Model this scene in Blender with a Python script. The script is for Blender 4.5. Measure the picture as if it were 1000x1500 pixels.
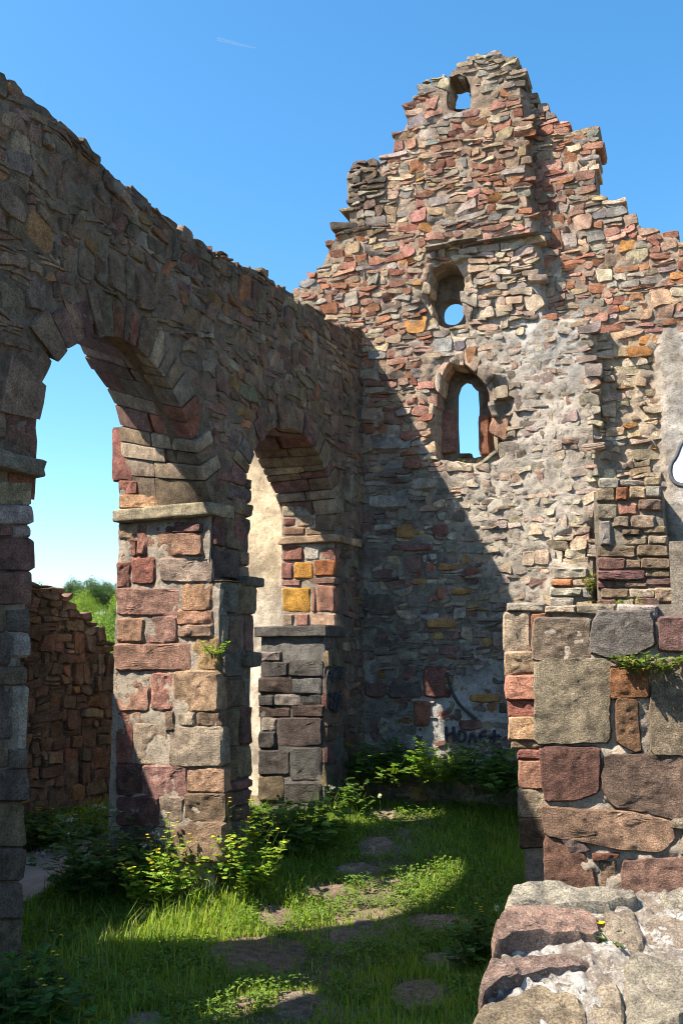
import bpy, math, random
import numpy as np
from mathutils import Vector

# ------------------------------------------------------------------ clear
for o in list(bpy.data.objects):
    bpy.data.objects.remove(o, do_unlink=True)
SC = bpy.context.scene
COL = SC.collection
random.seed(7)
RNG = np.random.default_rng(7)

# ------------------------------------------------------------------ camera
F = 1400.0                      # focal length in photograph pixels (1000 x 1500)
EYE = np.array([0.0, 0.0, 1.7])
PITCH = math.atan(216 / F)
cam = bpy.data.cameras.new('camera')
cam.sensor_fit = 'VERTICAL'
cam.sensor_height = 36.0
cam.sensor_width = 24.0
cam.lens = 36.0 * F / 1500.0
cam.clip_start = 0.05
cam.clip_end = 20000
camo = bpy.data.objects.new('camera', cam)
COL.objects.link(camo)
camo.location = EYE
camo.rotation_euler = (math.pi / 2 + PITCH, 0, 0)
SC.camera = camo

# ------------------------------------------------------------------ light
TH = math.atan(700 / F)         # the arcade's direction, from the view axis
PH = math.radians(21)           # the gable's direction
D = np.array([math.sin(TH), math.cos(TH), 0])
N = np.array([math.cos(TH), -math.sin(TH), 0])
E = np.array([math.cos(PH), -math.sin(PH), 0])
GN = np.array([-math.sin(PH), -math.cos(PH), 0])
Z = np.array([0, 0, 1.0])
SUN_A, SUN_B, SUN_C = 1.0, 0.95, 1.78
L = SUN_A * N + SUN_B * D - SUN_C * Z
L = L / np.linalg.norm(L)
sun = bpy.data.lights.new('sun', 'SUN')
sun.energy = 5.0
sun.angle = math.radians(0.5)
sun.color = (1.0, 0.91, 0.78)
suno = bpy.data.objects.new('sun', sun)
COL.objects.link(suno)
suno.location = (-20, -6, 30)
suno.rotation_euler = Vector(L).to_track_quat('-Z', 'Y').to_euler()

W = bpy.data.worlds.new('World')
SC.world = W
W.use_nodes = True
nt = W.node_tree
for n_ in list(nt.nodes):
    nt.nodes.remove(n_)
sky = nt.nodes.new('ShaderNodeTexSky')
sky.sky_type = 'NISHITA'
sky.sun_disc = False
sky.sun_elevation = math.asin(-L[2])
sky.sun_rotation = math.atan2(-L[0], -L[1])
sky.altitude = 300
sky.air_density = 1.0
sky.dust_density = 1.0
sky.ozone_density = 2.0
hs = nt.nodes.new('ShaderNodeHueSaturation')
hs.inputs['Hue'].default_value = 0.491
hs.inputs['Saturation'].default_value = 1.3
bg = nt.nodes.new('ShaderNodeBackground')
bg.inputs['Strength'].default_value = 0.1
wo = nt.nodes.new('ShaderNodeOutputWorld')
nt.links.new(sky.outputs[0], hs.inputs['Color'])
nt.links.new(hs.outputs[0], bg.inputs[0])
nt.links.new(bg.outputs[0], wo.inputs[0])
SC.view_settings.view_transform = 'Standard'
SC.view_settings.look = 'None'
SC.view_settings.exposure = 1.6
SC.view_settings.gamma = 1.0
SC.cycles.filter_width = 1.05

# ------------------------------------------------------------------ projection helpers
CP, SP = math.cos(PITCH), math.sin(PITCH)
def ray(px, py):
    u = (px - 500) / F; v = (750 - py) / F
    return np.array([u, CP - v * SP, SP + v * CP])
def hit(px, py, P0, NN):
    r = ray(px, py)
    return EYE + r * (np.dot(P0 - EYE, NN) / np.dot(r, NN))
def proj(P):
    q = np.asarray(P, float) - EYE
    y = q[..., 1] * CP + q[..., 2] * SP
    z = -q[..., 1] * SP + q[..., 2] * CP
    return np.stack([500 + F * q[..., 0] / y, 750 - F * z / y], -1)
A0 = np.array([-1.2, 9.0, 0.0])
S_G = 3.26
G0 = A0 + S_G * D
def hA(px, py, nn=0.0):
    q = hit(px, py, A0 + nn * N, N) - A0
    return np.array([q @ D, q[2]])
def hR(px, py, s0=0.0):
    q = hit(px, py, A0 + s0 * D, D) - A0
    return np.array([q @ N, q[2]])
def hG(px, py, h=0.0):
    q = hit(px, py, G0 + h * GN, GN) - G0
    return np.array([q @ E, q[2]])
def ground(px, py, z=0.0):
    return hit(px, py, np.array([0, 0, z]), Z)
def polyA(pts, nn=0.0): return np.array([hA(x, y, nn) for x, y in pts])
def polyG(pts, h=0.0): return np.array([hG(x, y, h) for x, y in pts])
FA = (A0, D, Z, N)
FG = (G0, E, Z, GN)
def wpos(fr, uv, h):
    O, U, V, NN = fr
    uv = np.asarray(uv)
    return O + uv[..., :1] * U + uv[..., 1:2] * V + np.asarray(h)[..., None] * NN

# ------------------------------------------------------------------ noise
def _hash(i, j, k):
    n = (i * 374761393 + j * 668265263 + k * 2246822519) & 0xffffffff
    n = ((n ^ (n >> 13)) * 1274126177) & 0xffffffff
    return ((n ^ (n >> 16)) & 0xffff) / 65535.0
def vn(p):
    p = np.asarray(p, float)
    f = np.floor(p); t = p - f; t = t * t * (3 - 2 * t)
    i = f.astype(np.int64)
    i, j, k = i[..., 0] + 5000, i[..., 1] + 5000, i[..., 2] + 5000
    a, b, c = t[..., 0], t[..., 1], t[..., 2]
    def l(x, y, w): return x + (y - x) * w
    x00 = l(_hash(i, j, k), _hash(i + 1, j, k), a)
    x10 = l(_hash(i, j + 1, k), _hash(i + 1, j + 1, k), a)
    x01 = l(_hash(i, j, k + 1), _hash(i + 1, j, k + 1), a)
    x11 = l(_hash(i, j + 1, k + 1), _hash(i + 1, j + 1, k + 1), a)
    return l(l(x00, x10, b), l(x01, x11, b), c) * 2 - 1
def fbm(p, o=3):
    s = 0; a = 1.0; p = np.asarray(p, float)
    for k in range(o):
        s = s + a * vn(p * (2.03 ** k) + 17.3 * k); a *= .5
    return s / 1.75

# ------------------------------------------------------------------ mesh and object helpers
def mesh_np(name, V, T, col=None, sharp=40, smooth=True):
    me = bpy.data.meshes.new(name)
    V = np.asarray(V, np.float32); T = np.asarray(T, np.int32)
    k = T.shape[1]
    me.vertices.add(len(V)); me.vertices.foreach_set('co', V.ravel())
    me.loops.add(T.size); me.loops.foreach_set('vertex_index', T.ravel())
    me.polygons.add(len(T))
    me.polygons.foreach_set('loop_start', np.arange(len(T), dtype=np.int32) * k)
    if smooth:
        me.polygons.foreach_set('use_smooth', np.ones(len(T), bool))
    if col is not None:
        at = me.attributes.new('Col', 'FLOAT_COLOR', 'POINT')
        at.data.foreach_set('color', np.asarray(col, np.float32).ravel())
    me.update(calc_edges=True)
    me.validate()
    if sharp and smooth:
        me.set_sharp_from_angle(angle=math.radians(sharp))
    return me
class Thing:
    def __init__(self, name, base, label, cat, group=None, kind=None):
        self.o = bpy.data.objects.new(name, None)
        self.o.empty_display_size = .1
        self.base = np.asarray(base, float)
        self.o.location = self.base
        COL.objects.link(self.o)
        if kind: self.o['kind'] = kind
        else:
            self.o['label'] = label; self.o['category'] = cat
        if group: self.o['group'] = group
    def part(self, name, V, T, mat, col=None, parent=None, kind=None, sharp=28, label=None, smooth=True):
        me = mesh_np(name, np.asarray(V) - self.base, T, col, sharp, smooth)
        me.materials.append(mat)
        o = bpy.data.objects.new(name, me)
        COL.objects.link(o)
        o.parent = parent or self.o
        if kind: o['kind'] = kind
        if label: o['label'] = label
        return o
def single(name, V, T, mat, label=None, cat=None, kind=None, col=None, base=None, sharp=40, group=None, smooth=True):
    V = np.asarray(V, float)
    base = np.zeros(3) if base is None else np.asarray(base, float)
    me = mesh_np(name, V - base, T, col, sharp, smooth)
    me.materials.append(mat)
    o = bpy.data.objects.new(name, me); o.location = base
    COL.objects.link(o)
    if kind: o['kind'] = kind
    if label: o['label'] = label
    if cat: o['category'] = cat
    if group: o['group'] = group
    return o
class Bag:                       # geometry to be joined
    def __init__(self): self.V = []; self.T = []; self.C = []; self.n = 0
    def add(self, V, T, c):
        V = np.asarray(V, float)
        self.V.append(V); self.T.append(np.asarray(T) + self.n)
        c = np.asarray(c, float)
        self.C.append(np.tile(c, (len(V), 1)) if c.ndim == 1 else c); self.n += len(V)
    def get(self): return np.concatenate(self.V), np.concatenate(self.T), np.concatenate(self.C)

# ------------------------------------------------------------------ materials
def new_mat(name):
    m = bpy.data.materials.new(name); m.use_nodes = True
    t = m.node_tree
    for x in list(t.nodes): t.nodes.remove(x)
    out = t.nodes.new('ShaderNodeOutputMaterial')
    b = t.nodes.new('ShaderNodeBsdfPrincipled')
    b.inputs['Roughness'].default_value = .9
    b.inputs['Specular IOR Level'].default_value = .2
    t.links.new(b.outputs[0], out.inputs[0])
    return m, t, b, out
class NB:                        # small node builder
    def __init__(self, t): self.t = t
    def n(self, ty, **k):
        x = self.t.nodes.new(ty)
        for a, v in k.items(): setattr(x, a, v)
        return x
    def l(self, a, b): self.t.links.new(a, b)
    def noise(self, vec, scale, detail=4, rough=.6):
        x = self.n('ShaderNodeTexNoise'); x.inputs['Scale'].default_value = scale
        x.inputs['Detail'].default_value = detail; x.inputs['Roughness'].default_value = rough
        self.l(vec, x.inputs['Vector']); return x.outputs['Fac']
    def ramp(self, fac, a, b, lo=0., hi=1.):
        x = self.n('ShaderNodeMapRange'); self.l(fac, x.inputs[0])
        x.inputs[1].default_value = a; x.inputs[2].default_value = b
        x.inputs[3].default_value = lo; x.inputs[4].default_value = hi
        x.interpolation_type = 'SMOOTHSTEP'
        return x.outputs[0]
    def mix(self, fac, a, b, bt='MIX'):
        x = self.n('ShaderNodeMix', data_type='RGBA', blend_type=bt)
        for s, v in ((0, fac), (6, a), (7, b)):
            if hasattr(v, 'links') or hasattr(v, 'is_linked'): self.l(v, x.inputs[s])
            else: x.inputs[s].default_value = v if s == 0 else (*v, 1)
        return x.outputs[2]
    def math(self, op, a, b=0.):
        x = self.n('ShaderNodeMath', operation=op)
        for s, v in ((0, a), (1, b)):
            if hasattr(v, 'is_linked'): self.l(v, x.inputs[s])
            else: x.inputs[s].default_value = v
        return x.outputs[0]
    def vmath(self, op, a, b):
        x = self.n('ShaderNodeVectorMath', operation=op)
        for s, v in ((0, a), (1, b)):
            if hasattr(v, 'is_linked'): self.l(v, x.inputs[s])
            else: x.inputs[s].default_value = v
        return x.outputs[0]
    def bump(self, h, strength, dist, normal=None):
        x = self.n('ShaderNodeBump'); x.inputs['Strength'].default_value = strength
        x.inputs['Distance'].default_value = dist; self.l(h, x.inputs['Height'])
        if normal is not None: self.l(normal, x.inputs['Normal'])
        return x.outputs[0]

def stone_mat(name, lichen=.25, grain=1.0, lich_col=(.50, .47, .42), dark=.5, fine=1.0, bumpd=.026, dust=.35, strat=2.6, dust_col=(.42, .365, .29)):
    m, t, b, out = new_mat(name); q = NB(t)
    at = q.n('ShaderNodeAttribute', attribute_name='Col')
    geo = q.n('ShaderNodeNewGeometry')
    off = q.n('ShaderNodeCombineXYZ')
    sh = q.math('MULTIPLY', at.outputs['Alpha'], 37.0)
    q.l(sh, off.inputs[0]); q.l(sh, off.inputs[2])
    vec = q.vmath('ADD', geo.outputs['Position'], off.outputs[0])
    bed = q.vmath('MULTIPLY', vec, (1.0, 1.0, strat))
    n6 = q.noise(q.vmath('MULTIPLY', geo.outputs['Position'], (1.0, 1.0, .45)), 1.3, 5, .65)
    n1 = q.noise(vec, 9 * fine, 6, .7); n2 = q.noise(vec, 75 * fine, 5, .8)
    n3 = q.noise(geo.outputs['Position'], 3.2 * fine, 7, .75); n4 = q.noise(bed, 26 * fine, 7, .8)
    n5 = q.noise(geo.outputs['Position'], 34 * fine, 6, .8)
    c = q.mix(1.0, at.outputs['Color'], q.mix(q.ramp(n1, .28, .72), (.55, .53, .51), (1.42, 1.38, 1.30)), 'MULTIPLY')
    c = q.mix(1.0, c, q.mix(q.ramp(n2, .32, .68), (1 - .55 * grain,) * 3, (1 + .45 * grain,) * 3), 'MULTIPLY')
    c = q.mix(q.math('MULTIPLY', q.ramp(n4, .55, .66), lichen), c, lich_col)
    c = q.mix(q.math('MULTIPLY', q.ramp(n5, .57, .66), dust), c, dust_col)
    c = q.mix(q.math('MULTIPLY', q.ramp(n3, .54, .70), dark), c, q.mix(1.0, c, (.28, .27, .27), 'MULTIPLY'))
    c = q.mix(1.0, c, q.mix(q.ramp(n6, .34, .66), (.68, .66, .64), (1.22, 1.2, 1.15)), 'MULTIPLY')
    q.l(c, b.inputs['Base Color'])
    h = q.math('ADD', q.math('MULTIPLY', n4, 1.0), q.math('MULTIPLY', n2, .55))
    q.l(q.bump(h, 1.0, bumpd), b.inputs['Normal'])
    return m
M_STONE = stone_mat('weathered_sandstone')
M_ASH = stone_mat('dressed_sandstone', lichen=.22, dark=.35, bumpd=.028, dust=.3, strat=4.5)
M_DARK = stone_mat('grimy_sandstone', lichen=.2, dark=.6, lich_col=(.30, .28, .24), dust=.35, dust_col=(.24, .205, .16))
M_NEAR = stone_mat('coarse_sandstone', lichen=.2, dark=.35, grain=1.2, bumpd=.045, dust=.4, dust_col=(.46, .39, .32), fine=1.7, strat=2.0)
M_LICH = stone_mat('lichened_sandstone', grain=1.2, lichen=.8, lich_col=(.55, .53, .44), dark=.55, fine=2.0, bumpd=.02, dust=.35, dust_col=(.62, .58, .50))

def mortar_mat(name, fine=1.0, bumpd=.065, var=1.0):
    m, t, b, out = new_mat(name); q = NB(t)
    at = q.n('ShaderNodeAttribute', attribute_name='Col')
    geo = q.n('ShaderNodeNewGeometry'); P = geo.outputs['Position']
    n1 = q.noise(P, 2.6 * fine, 7, .72); n2 = q.noise(P, 15 * fine, 7, .78); n3 = q.noise(P, 62 * fine, 5, .8)
    c = q.mix(1.0, at.outputs['Color'], q.mix(q.ramp(n1, .32, .68), (.58, .57, .56), (1.28, 1.25, 1.2)), 'MULTIPLY')
    c = q.mix(q.math('MULTIPLY', q.ramp(n2, .50, .64), .8 * var), c, q.mix(1.0, c, (.46, .42, .38), 'MULTIPLY'))
    c = q.mix(q.math('MULTIPLY', q.ramp(n3, .52, .64), .6), c, q.mix(1.0, c, (.42, .39, .36), 'MULTIPLY'))
    q.l(c, b.inputs['Base Color'])
    h = q.math('ADD', n2, q.math('MULTIPLY', n3, .6))
    q.l(q.bump(h, 1.0, bumpd), b.inputs['Normal'])
    return m
M_MORTAR = mortar_mat('lime_mortar')
M_PLASTER = mortar_mat('old_lime_plaster', fine=1.3, bumpd=.03, var=.6)

def flat_mat(name, c, rough=.8):
    m, t, b, out = new_mat(name); q = NB(t)
    geo = q.n('ShaderNodeNewGeometry')
    n1 = q.noise(geo.outputs['Position'], 40, 3)
    q.l(q.mix(q.ramp(n1, .3, .7), tuple(x * .7 for x in c), tuple(min(1, x * 1.15) for x in c)), b.inputs['Base Color'])
    b.inputs['Roughness'].default_value = rough
    return m
M_BLACK = flat_mat('black_spray_paint', (.045, .045, .05), .8)
M_WHITE = flat_mat('white_spray_paint', (.75, .77, .78), .6)

def leaf_mat(name, trans=.45):
    m, t, b, out = new_mat(name); q = NB(t)
    at = q.n('ShaderNodeAttribute', attribute_name='Col')
    q.l(at.outputs['Color'], b.inputs['Base Color'])
    b.inputs['Roughness'].default_value = .55
    b.inputs['Specular IOR Level'].default_value = .3
    tr = q.n('ShaderNodeBsdfTranslucent')
    q.l(q.mix(1.0, at.outputs['Color'], (1.5, 1.6, .6), 'MULTIPLY'), tr.inputs['Color'])
    mx = q.n('ShaderNodeMixShader'); mx.inputs[0].default_value = trans
    q.l(b.outputs[0], mx.inputs[1]); q.l(tr.outputs[0], mx.inputs[2]); q.l(mx.outputs[0], out.inputs[0])
    return m
M_LEAF = leaf_mat('green_leaf')
M_GRASS = leaf_mat('grass_blade', .5)
M_PETAL = leaf_mat('petal', .3)
M_BARK = stone_mat('bark', lichen=.1)

# ------------------------------------------------------------------ stone builders
def chaikin(P, it=2, w=.25):
    for _ in range(it):
        Q = np.roll(P, -1, 0)
        P = np.stack([P * (1 - w) + Q * w, P * w + Q * (1 - w)], 1).reshape(-1, 2)
    return P
def resample(P, m):
    Q = np.vstack([P, P[:1]])
    seg = np.linalg.norm(np.diff(Q, axis=0), axis=1)
    c = np.concatenate([[0], np.cumsum(seg)])
    t = np.linspace(0, c[-1], m, endpoint=False)
    return np.stack([np.interp(t, c, Q[:, 0]), np.interp(t, c, Q[:, 1])], 1)
def corner_pts(P, m):
    P = [p for p in P]
    while len(P) < m:
        Q = np.array(P); d = np.linalg.norm(np.roll(Q, -1, 0) - Q, axis=1); i = int(np.argmax(d))
        P.insert(i + 1, (Q[i] + Q[(i + 1) % len(P)]) / 2)
    return np.array(P)
def area2(P):
    x, y = P[:, 0], P[:, 1]
    return .5 * np.sum(x * np.roll(y, -1) - np.roll(x, -1) * y)
_tcache = {}
def ring_tris(m, r):
    if (m, r) in _tcache: return _tcache[(m, r)]
    T = []
    for k in range(r - 1):
        for i in range(m):
            j = (i + 1) % m
            a, b, c, d = k * m + i, k * m + j, (k + 1) * m + j, (k + 1) * m + i
            T += [(a, b, c), (a, c, d)]
    for i in range(m): T.append(((r - 1) * m + i, (r - 1) * m + (i + 1) % m, r * m))
    _tcache[(m, r)] = np.array(T); return _tcache[(m, r)]
def stone(P, fr, prot=.03, back=.08, gap=.008, m=12, rings=2, seed=0, tilt=.12, amp=.012, bev=.014, h0=0., rnd=1, w=.14, wob=.05, freq=9., flake=0.):
    """one rubble stone: outline P (u,v) on frame fr, standing prot proud of it"""
    P = np.asarray(P, float)
    if area2(P) < 0: P = P[::-1]
    mn, mx = P.min(0), P.max(0); c = (mn + mx) / 2; sz = np.maximum(mx - mn, 1e-3)
    P = c + (P - c) * np.clip((sz - 2 * gap) / sz, .5, 1.25)
    P = corner_pts(chaikin(P, rnd, w), m)
    m = len(P)
    r = np.random.default_rng(seed)
    wv = fbm(np.column_stack([P * 11, np.full(m, seed * 1.7)]), 2) + (.6 * vn(np.column_stack([P * 42, np.full(m, seed * .7)])) if m > 18 else 0)
    c = P.mean(0)
    P = c + (P - c) * (1 + wob * wv)[:, None]
    sm = sz.min()
    bev = min(bev, .22 * sm)
    tx, ty = r.normal(0, tilt, 2)
    rows = []; hs = []
    rows.append(c + (P - c) * .96); hs.append(np.full(m, -back))
    rows.append(P); hs.append(np.full(m, prot * .1))
    s1 = (sz - 2 * bev) / sz
    for k in range(rings):
        f = 1 - k / rings
        rows.append(c + (P - c) * (s1 * f))
        d = rows[-1] - c
        dome = .93 + .07 * (1 - f)
        hs.append(prot * dome + np.clip(d[:, 0] * tx + d[:, 1] * ty, -.5 * prot - .01, .5 * prot + .01))
    rows.append(c[None]); hs.append(np.array([prot]))
    UV = np.vstack(rows); H = np.concatenate(hs)
    X = wpos(fr, UV, H + h0)
    nz = fbm(X * freq + seed * 3.1, 3)
    wgt = np.ones(len(H)); wgt[:m] = 0; wgt[m:2 * m] = .5
    if flake: nz = nz + flake / amp * (np.tanh(7 * vn(X * 5.5 + seed * 1.3)) + .6 * np.tanh(7 * vn(X * 13 + seed * 2.1)))
    X = X + (nz * amp * wgt)[:, None] * fr[3]
    return X, ring_tris(m, rings + 2)
def cube_grid(n):
    key = ('c', n)
    if key in _tcache: return _tcache[key]
    V = []; T = []; idx = {}
    g = np.linspace(-1, 1, n + 1)
    def vid(p):
        k = tuple(np.round(p, 5))
        if k not in idx: idx[k] = len(V); V.append(k)
        return idx[k]
    for ax in range(3):
        for s in (-1, 1):
            for i in range(n):
                for j in range(n):
                    q = []
                    for (a, b) in ((0, 0), (1, 0), (1, 1), (0, 1)):
                        p = np.zeros(3); p[ax] = s; p[(ax + 1) % 3] = g[i + a]; p[(ax + 2) % 3] = g[j + b]
                        q.append(vid(p))
                    if s < 0: q = q[::-1]
                    T += [(q[0], q[1], q[2]), (q[0], q[2], q[3])]
    _tcache[key] = (np.array(V, float), np.array(T)); return _tcache[key]
def hexa(C, n=4, rnd=.02, amp=.012, seed=0, freq=8.):
    """rounded, roughened block from 8 corners ordered [x][y][z] in {0,1}; C shape (2,2,2,3), right-handed"""
    C = np.asarray(C, float)
    g, T = cube_grid(n)
    dims = np.array([np.linalg.norm(C[1] - C[0], axis=-1).mean(), np.linalg.norm(C[:, 1] - C[:, 0], axis=-1).mean(), np.linalg.norm(C[:, :, 1] - C[:, :, 0], axis=-1).mean()])
    hd = dims / 2; rr = min(rnd, .45 * hd.min())
    # pull the outermost inner gridlines toward the edge so the rounding stays tight
    p = np.sign(g) * np.where(np.abs(g) > .99, 1, np.abs(g) ** .8) * hd
    q = np.clip(p, -(hd - rr), hd - rr); d = p - q; L_ = np.linalg.norm(d, axis=1)
    p = np.where((L_ > 1e-6)[:, None], q + d / np.maximum(L_, 1e-6)[:, None] * rr, p)
    t = (p / hd + 1) / 2
    x, y, z = t[:, 0, None], t[:, 1, None], t[:, 2, None]
    def le(a, b, w): return a + (b - a) * w
    X = le(le(le(C[0, 0, 0], C[1, 0, 0], x), le(C[0, 1, 0], C[1, 1, 0], x), y), le(le(C[0, 0, 1], C[1, 0, 1], x), le(C[0, 1, 1], C[1, 1, 1], x), y), z)
    cen = X.mean(0); nn = X - cen; nn /= np.linalg.norm(nn, axis=1)[:, None]
    X = X + nn * (amp * fbm(X * freq + seed * 2.3, 3))[:, None]
    # right-handedness
    tri = np.cross(C[1, 0, 0] - C[0, 0, 0], C[0, 1, 0] - C[0, 0, 0]) @ (C[0, 0, 1] - C[0, 0, 0])
    return X, (T if tri > 0 else T[:, ::-1])
def box_corners(fr, u0, u1, v0, v1, h0, h1):
    C = np.zeros((2, 2, 2, 3))
    for i, u in enumerate((u0, u1)):
        for j, v in enumerate((v0, v1)):
            for k, h in enumerate((h0, h1)):
                C[i, j, k] = wpos(fr, np.array([u, v]), h)
    return C

# ------------------------------------------------------------------ colour palettes (albedo)
GRAY, TAN, PALE, RED, ORANGE, RUST, BLUE, DARK = (.33, .30, .27), (.42, .31, .215), (.52, .42, .32), (.28, .115, .08), (.46, .22, .06), (.35, .15, .08), (.25, .255, .26), (.14, .115, .10)
PURP, BROWN, PINK, OCHRE, GTAN = (.19, .105, .095), (.21, .155, .11), (.38, .20, .155), (.33, .19, .075), (.31, .255, .19)
def pick(pal, r, pull=.08):
    cs = [p[0] for p in pal]; ws = np.array([p[1] for p in pal], float)
    c = np.array(cs[r.choice(len(cs), p=ws / ws.sum())])
    mean = np.average(np.array(cs), axis=0, weights=ws)
    c = c * (1 - pull) + mean * pull
    c = c * r.uniform(.8, 1.2) * (1 + r.normal(0, .04, 3))
    return (*np.clip(c, .02, .8), r.uniform())
P_GABLE = [(GRAY, 3.2), (TAN, 3.2), (PALE, 1.5), (RED, 2.8), (ORANGE, .35), (RUST, 1.9), (BLUE, .9), (DARK, .6), (PINK, 3.2), ((.36, .25, .185), 3)]
P_MID = [((.42, .375, .325), 5), ((.40, .335, .27), 4), (PALE, 2.5), (RED, .35), (ORANGE, .15), (PINK, 1.5), (BLUE, .6), (TAN, 2)]
P_LOW_SHADE = [((.25, .22, .19), 4), ((.20, .175, .15), 3), (GTAN, 2), (PURP, 2), (OCHRE, .5), (RED, .7), (DARK, 1.5), (GRAY, 1)]  # stone colours of the lower gable, with its shade painted in
P_ARC = [(tuple(.92 * x for x in c_), w_) for c_, w_ in [((.225, .155, .11), 5), ((.23, .185, .14), 4), (PURP, 2.8), (GTAN, 1.6), (OCHRE, .5), (RUST, .5), ((.17, .145, .12), 3)]]
P_OUT = [((.27, .155, .10), 3), (BROWN, 4), (ORANGE, .4), (RED, 1.2), (TAN, 1.5), (PURP, 1)]

def inpoly(P, poly):
    P = np.atleast_2d(P); x, y = P[:, 0], P[:, 1]
    r = np.zeros(len(P), bool)
    a = np.asarray(poly); b = np.roll(a, -1, 0)
    for (x1, y1), (x2, y2) in zip(a, b):
        if y1 == y2: continue
        c = ((y1 > y) != (y2 > y)) & (x < (x2 - x1) * (y - y1) / (y2 - y1) + x1)
        r ^= c
    return r
def near_poly(P, poly):
    P = np.atleast_2d(P); a = np.asarray(poly); b = np.roll(a, -1, 0)
    best = np.full(len(P), 1e9); pt = P.copy()
    for p, q in zip(a, b):
        d = q - p; l2 = max(d @ d, 1e-12)
        t = np.clip(((P - p) @ d) / l2, 0, 1)
        X = p + t[:, None] * d; ds = np.linalg.norm(P - X, axis=1)
        m = ds < best; best[m] = ds[m]; pt[m] = X[m]
    return best, pt

def core(fr, outer, holes, front, back, cell=.05, amp=.015, freq=7., col=None, snap=True, mask=None, ampf=None):
    """mortar body of a wall: a closed slab with roughened face; front(u,v) and back(u,v) are offsets along the normal"""
    mn, mx = outer.min(0), outer.max(0)
    nu = int(math.ceil((mx[0] - mn[0]) / cell)); nv = int(math.ceil((mx[1] - mn[1]) / cell))
    us = mn[0] + np.arange(nu + 1) * cell; vs = mn[1] + np.arange(nv + 1) * cell
    cu, cv = np.meshgrid(us[:-1] + cell / 2, vs[:-1] + cell / 2, indexing='ij')
    cc = np.column_stack([cu.ravel(), cv.ravel()])
    ins = inpoly(cc, outer)
    for h in holes: ins &= ~inpoly(cc, h)
    if mask is not None: ins &= mask(cc)
    ins = ins.reshape(nu, nv)
    gu, gv = np.meshgrid(us, vs, indexing='ij')
    G = np.column_stack([gu.ravel(), gv.ravel()])
    vid = np.arange((nu + 1) * (nv + 1)).reshape(nu + 1, nv + 1)
    cnt = np.zeros((nu + 1, nv + 1), int)
    for a in (0, 1):
        for b in (0, 1):
            cnt[a:a + nu, b:b + nv] += ins
    bd = ((cnt > 0) & (cnt < 4)).ravel()
    if snap:
        ids = np.where(bd)[0]
        best = np.full(len(ids), 1e9); pt = G[ids].copy()
        for pl in [outer] + list(holes):
            d, p = near_poly(G[ids], pl); m = d < best; best[m] = d[m]; pt[m] = p[m]
        ok = best < cell * 1.3
        G[ids[ok]] = pt[ok]
    nG = len(G)
    f = front(G) ; bk = back(G)
    base = wpos(fr, G, f)
    f = f + (amp if ampf is None else amp * ampf(G)) * fbm(base * freq, 4)
    VF = wpos(fr, G, f); VB = wpos(fr, G, bk)
    i, j = np.where(ins)
    a, b, c, d = vid[i, j], vid[i + 1, j], vid[i + 1, j + 1], vid[i, j + 1]
    Q = [np.column_stack([a, b, c, d]), np.column_stack([d, c, b, a]) + nG]
    pad = np.pad(ins, 1)
    for (di, dj, e0, e1) in ((-1, 0, (0, 0), (0, 1)), (1, 0, (1, 1), (1, 0)), (0, -1, (1, 0), (0, 0)), (0, 1, (0, 1), (1, 1))):
        s = ins & ~pad[1 + di:1 + di + nu, 1 + dj:1 + dj + nv]
        i, j = np.where(s)
        p, q = vid[i + e0[0], j + e0[1]], vid[i + e1[0], j + e1[1]]
        Q.append(np.column_stack([p, q, q + nG, p + nG]))
    Q = np.vstack(Q)
    V = np.vstack([VF, VB])
    used = np.unique(Q); mp = np.full(len(V), -1); mp[used] = np.arange(len(used))
    C = np.vstack([col(G, proj(VF))] * 2)[used]
    return V[used], mp[Q], C

def rows_layout(u0, u1, v0, v1, hmin, hmax, wmin, wmax, r, wave=.03, tall=.1, split=.12, jit=.012):
    out = []; v = v0; k = 0; blocked = []
    hs = []
    while v < v1:
        h = r.uniform(hmin, hmax); hs.append((v, h)); v += h
    def line(u, i):
        vv = hs[i][0] if i < len(hs) else v
        return vv + wave * float(vn(np.array([u * .9, i * .35, 3.3]))) + wave * .5 * float(vn(np.array([u * 3.1, i * .7, 9.3])))
    nxt = []
    for i in range(len(hs)):
        u = u0 + r.uniform(-wmax, 0)
        cur = sorted(nxt); nxt = []
        while u < u1:
            w = r.uniform(wmin, wmax) * (1.5 if r.uniform() < .12 else 1)
            blk = [b for b in cur if b[0] < u + w and b[1] > u]
            if blk:
                b = blk[0]
                if b[0] - u > wmin * .6: w = b[0] - u
                else: u = b[1]; continue
            t = i + 1
            if i + 2 <= len(hs) and r.uniform() < tall and w < wmax:
                t = i + 2; nxt.append((u, u + w))
            j = lambda: r.normal(0, jit)
            q = np.array([(u + j(), line(u, i) + j()), (u + w / 2, line(u + w / 2, i) + j()), (u + w + j(), line(u + w, i) + j()), (u + w + j(), line(u + w, t) + j()), (u + w / 2, line(u + w / 2, t) + j()), (u + j(), line(u, t) + j())])
            if t == i + 1 and r.uniform() < split:
                f = r.uniform(.35, .65)
                lo = q.copy(); hi = q.copy()
                mid = q[[0, 1, 2]] * (1 - f) + q[[5, 4, 3]] * f
                lo[[5, 4, 3]] = mid; hi[[0, 1, 2]] = mid
                out += [lo, hi]
            else: out.append(q)
            u += w
    return out
def clip_half(P, m, n):
    out = []
    d = (P - m) @ n
    for i in range(len(P)):
        j = (i + 1) % len(P)
        if d[i] <= 0: out.append(P[i])
        if (d[i] < 0) != (d[j] < 0) and d[i] != d[j]:
            t = d[i] / (d[i] - d[j]); out.append(P[i] + t * (P[j] - P[i]))
    return np.array(out) if len(out) > 2 else None
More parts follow.
